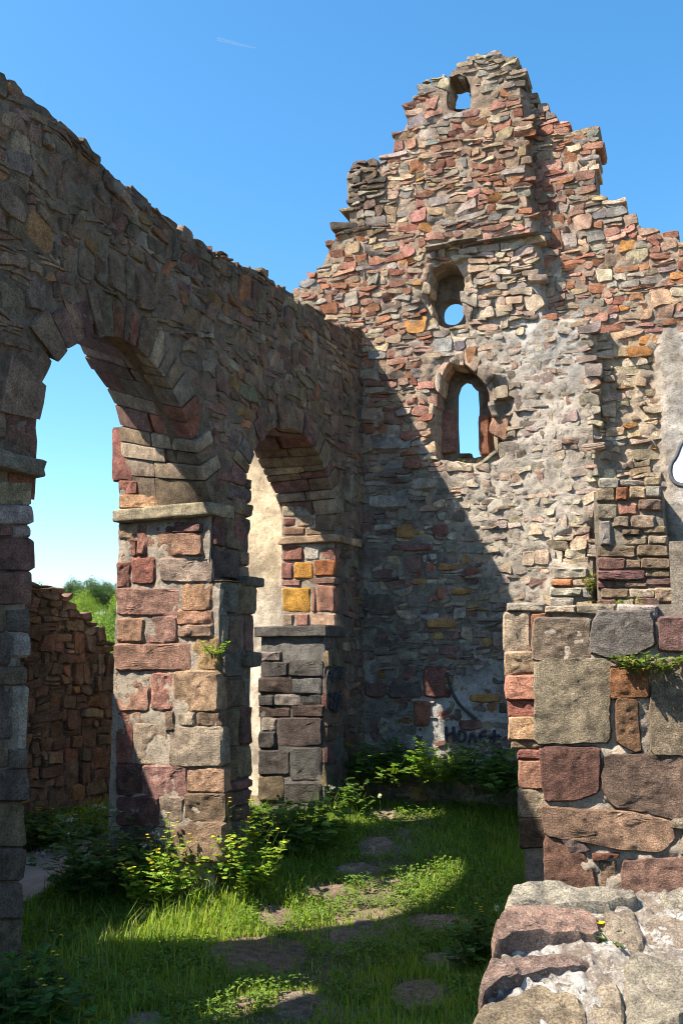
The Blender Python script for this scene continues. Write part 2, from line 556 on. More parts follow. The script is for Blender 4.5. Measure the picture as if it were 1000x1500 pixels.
def voronoi_layout(u0, u1, v0, v1, su, sv, r, jit=.42, rot=0.):
    nu = int((u1 - u0) / su) + 2; nv = int((v1 - v0) / sv) + 2
    S = np.zeros((nu, nv, 2))
    for i in range(nu):
        for j in range(nv):
            S[i, j] = (u0 + (i + .5 * (j % 2)) * su + r.uniform(-jit, jit) * su, v0 + j * sv + r.uniform(-jit, jit) * sv)
    asp = su / sv
    out = []
    for i in range(nu):
        for j in range(nv):
            if r.uniform() < .10: S[i, j] += 50       # dropped seed: neighbours grow
    for i in range(nu):
        for j in range(nv):
            c = S[i, j]
            if c[0] > u1 + 20: continue
            k = np.array([1., asp])
            P = np.array([[-1.6 * su, -1.6 * sv], [1.6 * su, -1.6 * sv], [1.6 * su, 1.6 * sv], [-1.6 * su, 1.6 * sv]]) * k
            for a in range(max(0, i - 2), min(nu, i + 3)):
                for b in range(max(0, j - 2), min(nv, j + 3)):
                    if (a, b) == (i, j): continue
                    d = (S[a, b] - c) * k
                    if abs(d[0]) > 20: continue
                    P = clip_half(P, d / 2, d)
                    if P is None: break
                if P is None: break
            if P is not None: out.append(P / k + c)
    return out

def place(thing, items, name, stuffname, mat, limit=300, parent=None):
    """items: (V, T, colour). The largest in view become objects of their own, the rest one mesh."""
    sc = []
    for V, T, c in items:
        p = proj(V); mn, mx = p.min(0), p.max(0)
        mn = np.maximum(mn, [0, 0]); mx = np.minimum(mx, [1000, 1500])
        a = np.prod(np.maximum(mx - mn, 0))
        sc.append(a)
    order = np.argsort(-np.array(sc))
    bag = Bag()
    for k, i in enumerate(order):
        V, T, c = items[i]
        if k < limit and sc[i] > 0:
            thing.part(name, V, T, mat, np.tile(np.array(c), (len(V), 1)), parent=parent)
        else: bag.add(V, T, c)
    if bag.n:
        V, T, C = bag.get()
        thing.part(stuffname, V, T, mat, C, parent=parent, kind='stuff')
def const(x): return lambda G: np.full(len(G), float(x))
def mcol(c): return lambda G, p: np.tile(np.array((*c, 1.)), (len(G), 1))
SEED = [100]
def sd():
    SEED[0] += 1; return SEED[0]
#--BODY--

# ================================================================== GROUND
def ground_h(x, y):
    r = np.hypot(x, y)
    fall = -9 * np.clip((r - 28) / 90, 0, 1) ** 1.2
    hill = 27 * np.clip((r - 150) / 260, 0, 1) ** 1.15
    hill = hill * (1 + .25 * np.sin(np.arctan2(x, y) * 3 + 1.2))
    near = np.clip((11.4 - y) / 3.6, 0, 1); near = -.55 * near * near * (3 - 2 * near) * np.clip((30 - r) / 10, 0, 1)
    return fall + hill + near + .02 * vn(np.stack([x * .8, y * .8, x * 0 + 4.], -1)) * (r < 30)
def make_ground():
    rad = np.concatenate([[.01], np.linspace(.6, 20, 60), np.geomspace(22, 6000, 50)])
    na = 160
    a = np.linspace(0, 2 * math.pi, na, endpoint=False)
    R_, A_ = np.meshgrid(rad, a, indexing='ij')
    x, y = R_ * np.sin(A_), R_ * np.cos(A_) + 0
    z = ground_h(x, y)
    V = np.stack([x, y, z], -1).reshape(-1, 3)
    i, j = np.meshgrid(np.arange(len(rad) - 1), np.arange(na), indexing='ij')
    j2 = (j + 1) % na
    Q = np.stack([i * na + j, i * na + j2, (i + 1) * na + j2, (i + 1) * na + j], -1).reshape(-1, 4)[:, ::-1]
    m, t, b, out = new_mat('earth'); q = NB(t)
    geo = q.n('ShaderNodeNewGeometry'); P = geo.outputs['Position']
    n1 = q.noise(P, 1.6, 6, .7); n2 = q.noise(P, 22, 5, .7)
    c = q.mix(q.ramp(n1, .42, .62), (.07, .07, .03), (.21, .15, .105))
    c = q.mix(q.math('MULTIPLY', n2, .6), c, (.06, .055, .03))
    q.l(c, b.inputs['Base Color']); q.l(q.bump(n2, .8, .03), b.inputs['Normal'])
    single('ground', V, Q, m, kind='structure', sharp=None)
make_ground()
def gz(x, y): return float(ground_h(np.array([x], float), np.array([y], float))[0])
def gp(px, py):
    z = -.3
    for _ in range(25):
        p = ground(px, py, z); z = .5 * z + .5 * gz(p[0], p[1])
    p = ground(px, py, z); p[2] = gz(p[0], p[1]); return p

# ================================================================== ARCADE WALL
T1, T2 = 1.12, .72
S_L, S_R = -2.34, -.05           # arch beside the red pier
S2_L, S2_R = .56, 2.505          # arch beside the gable
near1 = polyA([(47, 735), (47, 660), (50, 604), (62, 560), (86, 514), (120, 497), (158, 490), (190, 503), (218, 526), (251, 571), (272, 622), (292, 690), (303, 745)])
near1[0, 0] = near1[1, 0] = S_L
near1[-1, 0] = S_R
far1 = np.array([(S_L, 3.15), (S_L, 4.1), (-2.25, 4.55), (-2.0, 4.88), (-1.6, 5.08), (-1.17, 5.08), (-.85, 4.83), (-.58, 4.53), (-.26, 4.34), (-.12, 4.16), (S_R, 3.92), (S_R, 3.15)])
near2 = polyA([(362, 800), (355, 745), (354, 720), (358, 693), (367, 667), (376, 649), (391, 633), (413, 625), (437, 631), (456, 652), (469, 676), (480, 705), (487, 740), (490, 790)])
near2[0, 0] = S2_L; near2[-1, 0] = S2_R; near2[-2, 0] = min(near2[-2, 0], S2_R)
fr2 = polyA([(384, 667), (391, 682), (398, 700), (405, 716), (411, 735), (415, 757)], -.74)
far2 = np.vstack([[(S2_L, 3.1), (S2_L, 3.7), (.75, 4.15), (1.1, 4.45), (1.45, 4.55), (1.8, 4.5)], fr2[fr2[:, 0] > 1.9]])
far2 = np.vstack([far2, [(S2_R, far2[-1, 1] - .25), (S2_R, 3.1)]])
def resample_open(P, m):
    seg = np.linalg.norm(np.diff(P, axis=0), axis=1); c = np.concatenate([[0], np.cumsum(seg)])
    t = np.linspace(0, c[-1], m)
    return np.stack([np.interp(t, c, P[:, 0]), np.interp(t, c, P[:, 1])], 1)
def smooth_open(P, it=2):
    for _ in range(it):
        Q = [P[0]]
        for a, b in zip(P[:-1], P[1:]): Q += [a * .75 + b * .25, a * .25 + b * .75]
        Q.append(P[-1]); P = np.array(Q)
    return P
def open_normals(P):
    t = np.gradient(P, axis=0); t /= np.linalg.norm(t, axis=1)[:, None]
    return np.stack([-t[:, 1], t[:, 0]], 1)          # left of travel: up and out for a left-to-right arch
NS = 161
N1 = resample_open(smooth_open(near1), NS); F1 = resample_open(smooth_open(far1), NS)
N2 = resample_open(smooth_open(near2), NS); F2 = resample_open(smooth_open(far2), NS)
O1, O2 = open_normals(N1), open_normals(N2)

topA = polyA([(-400, -290), (-60, 40), (0, 104), (20, 104), (34, 124), (70, 149), (105, 190), (150, 231), (190, 268), (250, 318), (300, 353), (350, 379), (386, 391), (402, 410), (425, 430), (465, 450), (485, 468), (505, 474), (527, 474)])
outerA = np.vstack([topA, [(S_G + .1, topA[-1, 1]), (S_G + .1, -.9), (-9.0, -.9), (-9.0, topA[0, 1])]])
def hole_from(Nn, Ff, sl, sr, off):
    up = np.maximum(np.interp(np.linspace(sl, sr, 60), Nn[:, 0], Nn[:, 1]), np.interp(np.linspace(sl, sr, 60), Ff[:, 0], Ff[:, 1]))
    P = np.column_stack([np.linspace(sl, sr, 60), up])
    c = np.array([(sl + sr) / 2, 3.2])
    P = c + (P - c) * np.array([1 + off, 1.0]) + np.array([0, off])
    return np.vstack([P, [(P[-1, 0], -1.2), (P[0, 0], -1.2)]])
hole1 = hole_from(N1, F1, S_L, S_R, .05)
hole2 = hole_from(N2, F2, S2_L, S2_R, .04)
side = np.array([(-4.55, 1.95), (-2.82, 1.95), (-2.82, 3.9), (-3.1, 4.4), (-3.6, 4.72), (-4.2, 4.6), (-4.55, 4.2)])
def colA(G, p):
    c = np.tile(np.array((.25, .195, .15)), (len(G), 1))
    b = np.clip(fbm(np.column_stack([G * 1.6, G[:, 0] * 0 + 5]), 4) * 1.6 - .1, 0, .8)[:, None]
    c = c * (1 - b) + np.array((.42, .365, .30)) * b
    return np.column_stack([c, np.ones(len(G))])
arcade = Thing('arcade_wall', A0, 'long shaded rubble stone wall with two open round arches on a red sandstone pier', 'wall')
inset = np.vstack([topA - [0, .07], [(S_G + .1, topA[-1, 1] - .07), (S_G + .1, -.9), (-9.0, -.9), (-9.0, topA[0, 1] - .07)]])
def backA(G): return np.where(G[:, 0] < 1.4, -(T1 - .03), -(T2 - .03))
V, Q, C = core(FA, inset, [hole1, hole2, side], const(.006), backA, cell=.04, amp=.024, freq=12, col=colA)
arcade.part('mortar', V, Q, M_MORTAR, C, sharp=60)

leaf_h = [np.vstack([n_ + o_ * .10, [(n_[-1, 0] + .1, -1.2), (n_[0, 0] - .1, -1.2)]]) for n_, o_ in ((N1, O1), (N2, O2))]
lo_ = np.array([(-2.75, 2.9), (3.2, 2.9), (3.2, 5.5), (-2.75, 5.5)])
V, Q, C = core(FA, lo_, leaf_h, const(.008), const(-.30), cell=.035, amp=.024, freq=12, col=colA)
arcade.part('mortar', V, Q, M_MORTAR, C, sharp=60)
ring1 = np.vstack([N1 + O1 * .36, [(N1[-1, 0], -1), (N1[0, 0], -1)]])
ring2 = np.vstack([N2 + O2 * .27, [(N2[-1, 0], -1), (N2[0, 0], -1)]])
items = []
r = np.random.default_rng(11)
imp_z = 3.15
def arc_ok(c):
    if not inpoly(c[None], outerA)[0]: return False
    if inpoly(c[None], side)[0]: return False
    if inpoly(c[None], ring1)[0] or inpoly(c[None], ring2)[0]: return False
    if c[0] < S_L + .02 and c[1] < 3.72 and c[0] > S_L - .8: return False      # ashlar pier by hand
    if S_R - .1 < c[0] < S2_L + .1 and c[1] < 3.45: return False               # red pier
    return True
for P in rows_layout(-4.2, S_G + .1, -.2, 6.4, .062, .150, .10, .30, r, wave=.11, tall=.22, split=.22, jit=.020):
    c = P.mean(0)
    if not arc_ok(c + np.array([0, .03])): continue
    dtop = topA[:, 1][np.argmin(np.abs(topA[:, 0] - c[0]))] - c[1]
    edge = dtop < .2
    if P[:, 1].max() - c[1] > dtop + .07: continue
    sz = P.max(0) - P.min(0)
    if sz.min() < .045: continue
    X, T = stone(P, FA, prot=r.uniform(.012, .034), back=.45 if edge else .08, gap=r.uniform(-.002, .003), m=14, rings=2, seed=sd(), tilt=.12, amp=.016, bev=.012, rnd=1, w=.20, wob=.13)
    items.append((X, T, pick(P_ARC, r, .35)))
place(arcade, items, 'stone', 'rubble_stones', M_DARK, 300)

# voussoirs, each a wedge through half of the wall's thickness
def voussoirs(Nc, Fc, On, cuts, tn, tf, depth, pal, rr, near_parts=2):
    for a0, a1 in zip(cuts[:-1], cuts[1:]):
        i0, i1 = int(a0 * (NS - 1)), int(a1 * (NS - 1))
        dep = depth * rr.uniform(.82, 1.18)
        g = .004
        ws = [0, rr.uniform(.3, .65), 1.0]
        for k in range(2):
            w0, w1 = ws[k], ws[k + 1]
            Cn = np.zeros((2, 2, 2, 3))
            pj = rr.uniform(-.012, .025)
            for x, (i, sg) in enumerate(((i0, 1), (i1, -1))):
                for z, w in enumerate((w0, w1)):
                    pt = Nc[i] * (1 - w) + Fc[i] * w
                    on = On[i]
                    tang = np.array([on[1], -on[0]])
                    nn = (.02 + pj if w == 0 else -w * (tn + (tf - tn) * (i / NS)))
                    nn += (-.006 if z == 0 and k else (.006 if z == 1 and k == 0 else 0))
                    for y, o in enumerate((-pj * .8, dep)):
                        p2 = pt + on * o + tang * sg * g
                        Cn[x, y, z] = A0 + p2[0] * D + p2[1] * Z + nn * N
            X, T = hexa(Cn, 4, .016, .014, sd(), 7)
            c = pick(pal, rr)
            arcade.part('voussoir', X, T, M_DARK, np.tile(np.array(c), (len(X), 1)))
rv = np.random.default_rng(5)
def mk_cuts(lo, hi, n, rr, var=.35):
    w = 1 + rr.uniform(-var, var, n); c = np.concatenate([[0], np.cumsum(w)]); return lo + (hi - lo) * c / c[-1]
P_VOU = [(PURP, 3), (BROWN, 3), ((.24, .20, .16), 2), (RED, .8), (GTAN, 1.2)]
c1 = np.concatenate([[.0, .075, .155], [.225], [.285], mk_cuts(.285, .93, 19, rv)[1:], [1.0]])
voussoirs(N1, F1, O1, c1, T1, T1, .33, P_VOU, rv)
voussoirs(N2, F2, O2, mk_cuts(0.0, 1.0, 27, rv), T1, T2, .25, P_VOU, rv)

def rects(thing, fr, conv, lst, name, mat, prot=(.012, .035), m=30, rings=5, amp=.018, back=.12, h0=0., gap=-.008, parent=None, bev=.018, tilt=.05, rnd=1, w=.13, wob=.022, freq=11., flake=0.):
    rr = np.random.default_rng(len(lst) * 13 + 1)
    for e in lst:
        *g, c = e
        if len(g) == 4:
            x0, y0, x1, y1 = g; pts = [(x0, y1), ((x0 + x1) / 2, y1), (x1, y1), (x1, (y0 + y1) / 2), (x1, y0), ((x0 + x1) / 2, y0), (x0, y0), (x0, (y0 + y1) / 2)]
        else: pts = g[0]
        P = np.array([conv(x, y) for x, y in pts])
        jt = .004 * rr.normal(0, 1, P.shape)
        X, T = stone(P + jt, fr, prot=rr.uniform(*prot), back=back, gap=gap, m=m, rings=rings, seed=sd(), tilt=tilt, amp=amp, bev=bev, h0=h0, rnd=rnd, w=w, wob=wob, freq=freq, flake=flake)
        cc = np.array(c) * rr.uniform(.88, 1.12) * (1 + rr.normal(0, .03, 3))
        thing.part(name, X, T, mat, np.tile(np.array((*cc, rr.uniform())), (len(X), 1)), parent=parent)

# pier at the far left, shaded face
pier_l = [(8, 594, 51, 641, PURP), (-50, 590, 7, 641, BROWN), (-20, 643, 49, 672, BROWN), (-60, 706, 45, 739, GTAN), (-40, 741, 44, 768, GRAY), (18, 770, 42, 786, GRAY), (-40, 770, 16, 786, PURP),
          (-50, 788, 46, 836, PURP), (-45, 838, 43, 886, PURP), (-40, 888, 8, 926, BROWN), (9, 893, 41, 926, DARK), (-40, 928, 13, 975, DARK), (15, 928, 40, 962, GRAY), (-40, 977, 35, 1003, BROWN),
          (-40, 1006, 17, 1082, DARK), (19, 1006, 38, 1094, GRAY), (-40, 1084, 10, 1126, BROWN), (11, 1097, 37, 1126, DARK), (-40, 1128, 35, 1173, DARK), (-40, 1176, 33, 1240, BROWN), (-40, 1243, 31, 1290, DARK), (-40, 1293, 32, 1345, DARK), (-40, 1347, 30, 1400, BROWN)]
rects(arcade, FA, lambda x, y: hA(x, y), pier_l, 'jamb_stone', M_DARK, prot=(.02, .045), m=24, rings=3)
def impost(fr, u0, u1, v0, v1, h0, h1, c, mat=M_ASH, thing=arcade):
    # moulded slab: chamfered underside
    C = box_corners(fr, u0, u1, v0, v1, h0, h1)
    C[:, 0, 1] -= (h1 - h0 if abs(h1 - h0) < .3 else .09) * .0
    X, T = hexa(C, 12, .03, .045, sd(), 7)
    thing.part('impost', X, T, mat, np.tile(np.array((*c, .3)), (len(X), 1)))
a = hA(0, 668); b = hA(60, 704)
impost(FA, -3.2, S_L + .015, hA(46, 701)[1], hA(46, 673)[1], -T1, .11, (.22, .20, .16), M_DARK)

# the red pier: reveal (faces the near arch), near face, plinth
FR = (A0 + S_R * D, N, Z, -D)
cR = lambda x, y: hR(x, y, S_R)
RP = (.33, .20, .16); RD = (.265, .125, .10); RO = (.37, .22, .15); GP = (.36, .28, .23)
reveal = [(166, 628, 197, 704, RD), (198, 626, 254, 640, TAN), (199, 641, 252, 653, OCHRE), (201, 654, 252, 671, (.42, .40, .36)), (204, 673, 256, 699, RD), (258, 632, 286, 692, GTAN), (287, 622, 306, 692, TAN),
          (176, 704, 204, 724, RD), (213, 702, 259, 721, RP), (263, 697, 300, 712, DARK), (176, 725, 268, 745, (.44, .27, .17)), (270, 715, 300, 740, PURP),
          (176, 768, 196, 788, TAN), (176, 790, 201, 814, RD), (203, 770, 214, 812, PINK), (216, 782, 297, 814, RP), (222, 766, 296, 780, PURP),
          (174, 824, 192, 860, RD), (194, 817, 227, 854, RD), (237, 819, 308, 852, GP), (174, 862, 262, 901, RP), (268, 855, 310, 894, RO), (174, 906, 211, 940, RO), (216, 903, 260, 941, RP), (262, 895, 312, 914, RO), (262, 916, 312, 933, RP),
          (172, 944, 279, 982, RP), (284, 935, 320, 981, (.36, .25, .14)), (172, 984, 220, 1041, RP), (223, 986, 254, 1039, PINK), (256, 984, 322, 1042, (.38, .25, .17)),
          (184, 1043, 207, 1058, RO), (244, 1042, 256, 1070, BROWN), (262, 1044, 286, 1062, GTAN), (290, 1044, 323, 1063, BROWN), (198, 1060, 242, 1119, GP), (251, 1065, 326, 1122, (.38, .32, .25)), (172, 1046, 194, 1118, RD),
          (210, 1122, 275, 1166, RP), (277, 1126, 327, 1160, (.38, .25, .17)), (172, 1120, 208, 1165, PURP), (236, 1168, 270, 1203, GP), (272, 1163, 328, 1203, BROWN), (172, 1167, 234, 1208, PURP), (176, 1210, 250, 1262, DARK), (252, 1205, 330, 1262, BROWN)]
rects(arcade, FR, cR, reveal, 'jamb_stone', M_ASH, prot=(.012, .032), m=40, rings=8, amp=.014, gap=-.012, freq=20., flake=.006)
V, Q, C = core(FR, np.array([(-T1 + .01, -.9), (.10, -.9), (.10, 2.35), (-.02, 2.4), (-.02, 3.9), (-T1 + .01, 3.9)]), [], const(.004), const(-.12), cell=.035, amp=.02, freq=14, col=mcol((.52, .45, .37)))
arcade.part('mortar', V, Q, M_MORTAR, C, sharp=60)
# impost of the red pier, on reveal and near face
zi0, zi1 = cR(240, 762)[1], cR(240, 742)[1]
impost(FR, -T1 - .02, .06, zi0, zi1, -.3, .085, (.33, .29, .21))
# near face of the red pier
C = box_corners(FA, S_R + .02, S2_L - .04, -.9, 2.42, -.7, .10)
X, T = hexa(C, 8, .02, .01, sd()); arcade.part('mortar', X, T, M_MORTAR, np.tile(np.array((.2, .17, .14, 1)), (len(X), 1)))
rp = np.random.default_rng(21)
for h0, v0, v1, u0, u1 in ((.10, -.6, 2.44, S_R + .01, S2_L - .03), (0.0, 2.46, 3.5, S_R + .02, S2_L)):
    for P in rows_layout(u0, u1, v0, v1, .22, .36, .26, .42, rp, wave=.0, tall=.0, split=.1, jit=.008):
        P[:, 0] = np.clip(P[:, 0], u0, u1 + rp.uniform(-.04, .03))
        if P[:, 0].max() - P[:, 0].min() < .09: continue
        P[:, 1] = np.clip(P[:, 1], v0, v1)
        X, T = stone(P, FA, prot=rp.uniform(.01, .055), back=.5, gap=.003, m=20, rings=3, seed=sd(), amp=.026, h0=h0, w=.14)
        arcade.part('jamb_stone', X, T, M_DARK, np.tile(np.array(pick([(BROWN, 3), (PURP, 2), ((.2, .18, .16), 2), (DARK, 1)], rp)), (len(X), 1)))
# broken ledge on the pier's corner towards the second arch
for (u0, u1, v0, v1, h1) in ((S2_L - .25, S2_L + .05, 2.40, 2.50, .17), (S2_L - .24, S2_L + .08, 1.62, 1.78, .18)):
    X, T = hexa(box_corners(FA, u0, u1, v0, v1, -.5, h1), 7, .04, .05, sd(), 6); arcade.part('ledge_stone', X, T, M_DARK, np.tile(np.array((.13, .115, .10, .4)), (len(X), 1)))

# second arch: right jamb reveal
FR2 = (A0 + S2_R * D, N, Z, -D)
cR2 = lambda x, y: hR(x, y, S2_R)
YO = (.50, .28, .05)
rev2 = [(415, 741, 433, 757, PALE), (434, 739, 456, 757, GRAY), (458, 733, 490, 753, PURP), (416, 759, 433, 771, RD), (436, 758, 460, 771, TAN), (462, 755, 490, 778, BROWN), (416, 772, 447, 784, RO), (449, 773, 490, 784, BROWN),
        (415, 801, 444, 821, RD), (447, 800, 468, 820, (.55, .52, .48)), (471, 803, 491, 820, PINK), (413, 824, 429, 848, RD), (431, 824, 459, 848, (.52, .27, .06)), (461, 821, 491, 844, (.42, .16, .07)),
        (413, 849, 441, 859, RP), (445, 846, 492, 856, RP), (414, 861, 455, 897, YO), (457, 860, 462, 896, PINK), (464, 858, 491, 896, (.42, .22, .17)), (415, 899, 430, 917, GP), (433, 899, 453, 917, PINK), (456, 898, 492, 917, (.42, .28, .2)),
        (440, 719, 492, 737, (.36, .34, .30)), (408, 722, 437, 738, BROWN), (420, 918, 492, 940, RP)]
rects(arcade, FR2, cR2, rev2, 'jamb_stone', M_ASH, prot=(.012, .026), m=24, rings=4, amp=.014, gap=-.004)
V, Q, C = core(FR2, np.array([(-T2 + .0, -.3), (-.02, -.3), (-.02, 3.8), (-T2 + .0, 3.8)]), [], const(.004), const(-.15), cell=.04, amp=.012, freq=9, col=mcol((.46, .40, .32)))
arcade.part('mortar', V, Q, M_MORTAR, C, sharp=60)
z0, z1 = cR2(450, 797)[1], cR2(450, 785)[1]
impost(FR2, -T2 - .03, .05, z0, z1, -.65, .06, (.42, .30, .20))

# ------------------------------------------------ stub wall standing in the second arch
ss0, ss1 = 2.16, 2.62
FB = (A0 + ss0 * D, N, Z, -D)
zt = hR(470, 930, ss0)[1]
stub = Thing('stub_wall', A0 + 2.38 * D - .4 * N, 'dark low block of squared stones with flat capstone, standing inside the smaller arch', 'wall')
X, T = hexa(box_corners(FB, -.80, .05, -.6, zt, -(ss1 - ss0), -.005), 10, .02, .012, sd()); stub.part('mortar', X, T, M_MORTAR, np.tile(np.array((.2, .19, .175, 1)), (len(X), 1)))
cB = lambda x, y: hR(x, y, ss0)
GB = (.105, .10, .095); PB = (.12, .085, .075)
blk = [(380, 955, 412, 968, GRAY), (384, 970, 422, 990, GB), (424, 968, 472, 991, GB), (380, 993, 428, 1015, PB), (430, 993, 470, 1016, (.19, .19, .19)), (380, 1018, 402, 1034, GB), (404, 1018, 438, 1034, GRAY), (442, 1018, 468, 1030, GB), (380, 1036, 424, 1050, PB), (428, 1033, 474, 1050, PB),
       (384, 1052, 404, 1070, GRAY), (408, 1052, 472, 1092, (.15, .12, .115)), (380, 1072, 404, 1096, GB), (380, 1100, 424, 1135, GB), (426, 1096, 470, 1142, (.16, .145, .14)), (380, 1138, 414, 1172, BROWN), (418, 1146, 470, 1176, GB), (382, 1176, 470, 1205, GB)]
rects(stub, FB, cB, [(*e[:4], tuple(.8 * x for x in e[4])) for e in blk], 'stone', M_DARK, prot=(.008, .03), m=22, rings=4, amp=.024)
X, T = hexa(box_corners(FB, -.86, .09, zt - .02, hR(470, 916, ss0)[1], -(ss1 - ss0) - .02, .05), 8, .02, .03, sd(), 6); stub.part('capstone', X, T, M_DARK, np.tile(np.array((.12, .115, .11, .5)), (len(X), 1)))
rs = np.random.default_rng(31)
for P in rows_layout(ss0 + .01, ss1, -.4, zt - .03, .16, .3, .18, .3, rs, wave=0, tall=0, split=.1):
    P[:, 0] = np.clip(P[:, 0], ss0, ss1)
    if np.ptp(P[:, 0]) < .06: continue
    P[:, 1] = np.clip(P[:, 1], -.4, zt - .02)
    X, T = stone(P, FA, prot=rs.uniform(.01, .03), back=.1, gap=.006, m=18, rings=3, seed=sd(), amp=.014, h0=.045, w=.18)
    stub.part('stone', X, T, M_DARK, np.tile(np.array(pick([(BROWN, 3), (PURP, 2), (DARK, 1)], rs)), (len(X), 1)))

def stroke(pts, w, fr, h, closed=False, t=.02):
    P = np.array(pts, float)
    if len(P) > 2: P = smooth_open(P, 2) if not closed else chaikin(P, 2)
    n = len(P); tg = np.gradient(P, axis=0); tg /= np.maximum(np.linalg.norm(tg, axis=1), 1e-9)[:, None]
    nr = np.stack([-tg[:, 1], tg[:, 0]], 1) * w / 2
    Lp, Rp = P + nr, P - nr
    V = np.vstack([wpos(fr, Lp, np.full(n, h)), wpos(fr, Rp, np.full(n, h)), wpos(fr, Lp, np.full(n, h - t)), wpos(fr, Rp, np.full(n, h - t))])
    T = []
    for i in range(n if closed else n - 1):
        j = (i + 1) % n
        for a, b in ((1, 0), (0, 2), (3, 1)):
            T += [(a * n + i, a * n + j, b * n + j), (a * n + i, b * n + j, b * n + i)]
    return V, np.array(T)
def graffiti(thing, fr, conv, strokes, w, h, mat, name='graffiti', parent=None):
    bag = Bag()
    for s in strokes:
        V, T = stroke([conv(x, y) for x, y in s], w, fr, h)
        bag.add(V, T, (0, 0, 0, 1))
    V, T, C = bag.get(); thing.part(name, V, T, mat, C, smooth=False, parent=parent)
cS = lambda x, y: hA(x, y, .08)
graffiti(stub, FA, cS, [[(477, 1002), (481, 976), (486, 1000)], [(478, 992), (485, 990)], [(488, 976), (487, 1002), (494, 996), (490, 988), (495, 980), (488, 976)], [(496, 976), (500, 1000), (503, 978)], [(484, 1038), (487, 1010), (491, 1030), (496, 1008), (498, 1036)], [(482, 1012), (492, 1044)], [(494, 1042), (501, 1022), (493, 1020)]], .02, .092, M_BLACK)

# ================================================================== GABLE WALL
TG = .42; REC = .18
sil_px = [(428, 432), (447, 405), (470, 384), (478, 362), (500, 331), (511, 326), (507, 300), (505, 248), (540, 236), (570, 234), (574, 222), (592, 180), (610, 132), (620, 118), (655, 107), (662, 96), (700, 80), (738, 73), (752, 85), (766, 112), (782, 142), (802, 152), (830, 176), (870, 178), (873, 265), (900, 285), (945, 322), (985, 330), (1002, 340), (1080, 400), (1160, 460)]
sil = polyG(sil_px)
outerG = np.vstack([sil, [(sil[-1, 0], -.3), (-1.05, -.3), (-1.05, sil[0, 1])]])
niche_top = polyG([(655, 161), (653, 128), (661, 113), (672, 108), (684, 113), (689, 126), (689, 160), (672, 164)])
niche_oc = polyG([(640, 476), (626, 455), (624, 415), (631, 392), (648, 383), (668, 388), (678, 408), (681, 440), (680, 474)])
niche_la = polyG([(637, 668), (637, 600), (640, 560), (650, 535), (666, 525), (684, 532), (700, 550), (715, 570), (722, 600), (722, 660), (712, 674), (660, 676)])
hole_top = polyG([(656, 160), (654, 128), (662, 114), (672, 109), (684, 114), (689, 127), (689, 160)], -TG)
hole_oc = polyG([(662 + 17.5 * math.cos(t), 457 + 19.5 * math.sin(t)) for t in np.linspace(0, 2 * math.pi, 25)[:-1]], -TG)
hole_la = polyG([(668, 668), (666, 620), (666, 575), (671, 560), (679, 555), (688, 558), (692, 566), (700, 570), (702, 600), (701, 630), (707, 668), (690, 672), (688, 664), (676, 664)], -TG)
put = polyG([(828, 812), (828, 796), (862, 790), (864, 810)])
recess_px = [(760, -200), (766, 120), (772, 200), (776, 300), (788, 345), (792, 430), (798, 462), (866, 470), (872, 560), (874, 700), (874, 1400), (1400, 1400), (1400, -200)]
band_px = [(632, 366), (648, 352), (700, 350), (784, 346), (790, 440), (786, 478), (740, 482), (680, 482), (682, 400)]
mid_px = [(680, 362), (785, 352), (800, 470), (868, 478), (874, 900), (740, 900), (640, 690), (720, 676), (740, 600), (700, 520), (672, 500)]
low_shade_px = [(525, 690), (650, 690), (745, 880), (760, 1300), (525, 1300)]  # edge follows the arcade's cast shadow; mortar and stone colours inside are darkened for it
wplast_px = [(962, 492), (975, 478), (1300, 470), (1300, 830), (985, 830), (972, 700), (966, 600)]
rough_px = [(872, 480), (960, 490), (966, 600), (975, 700), (872, 700)]
def blend(p, poly, w=12.):
    if poly is wplast_px: p = p + 9 * np.column_stack([fbm(np.column_stack([p * .045, p[:, 0] * 0]), 3), fbm(np.column_stack([p * .045, p[:, 0] * 0 + 7]), 3)])
    d, _ = near_poly(p, np.array(poly, float)); s = inpoly(p, np.array(poly, float))
    return np.clip(np.where(s, d, -d) / w * .5 + .5, 0, 1)
def frontG(G):
    p = proj(wpos(FG, G, np.zeros(len(G))))
    h = np.full(len(G), .007)
    h -= REC * blend(p, recess_px, 5)
    h -= .05 * blend(p, band_px, 8)
    h += .013 * blend(p, mid_px, 25)
    h += .004 * blend(p, low_shade_px, 25)
    h += .06 * blend(p, wplast_px, 4)
    h -= .12 * blend(p, [(818, 790), (868, 770), (872, 815), (822, 818)], 8)
    h -= .16 * blend(p, [(718, 558), (742, 566), (752, 590), (748, 632), (728, 662), (716, 640)], 12)
    h -= .08 * blend(p, [(640, 600), (628, 640), (636, 668), (648, 668)], 8)
    for nc, k_ in ((niche_oc, .07), (niche_la, .12)):
        dn, _ = near_poly(G, nc); h -= k_ * np.clip(1 - dn / .16, 0, 1) * np.clip(.55 + .9 * fbm(np.column_stack([G * 5, G[:, 0] * 0 + 6]), 3), 0, 1.2)
    h += .05 * blend(p, rough_px, 15) * fbm(np.column_stack([G * 6, G[:, 0] * 0]), 3)
    return h
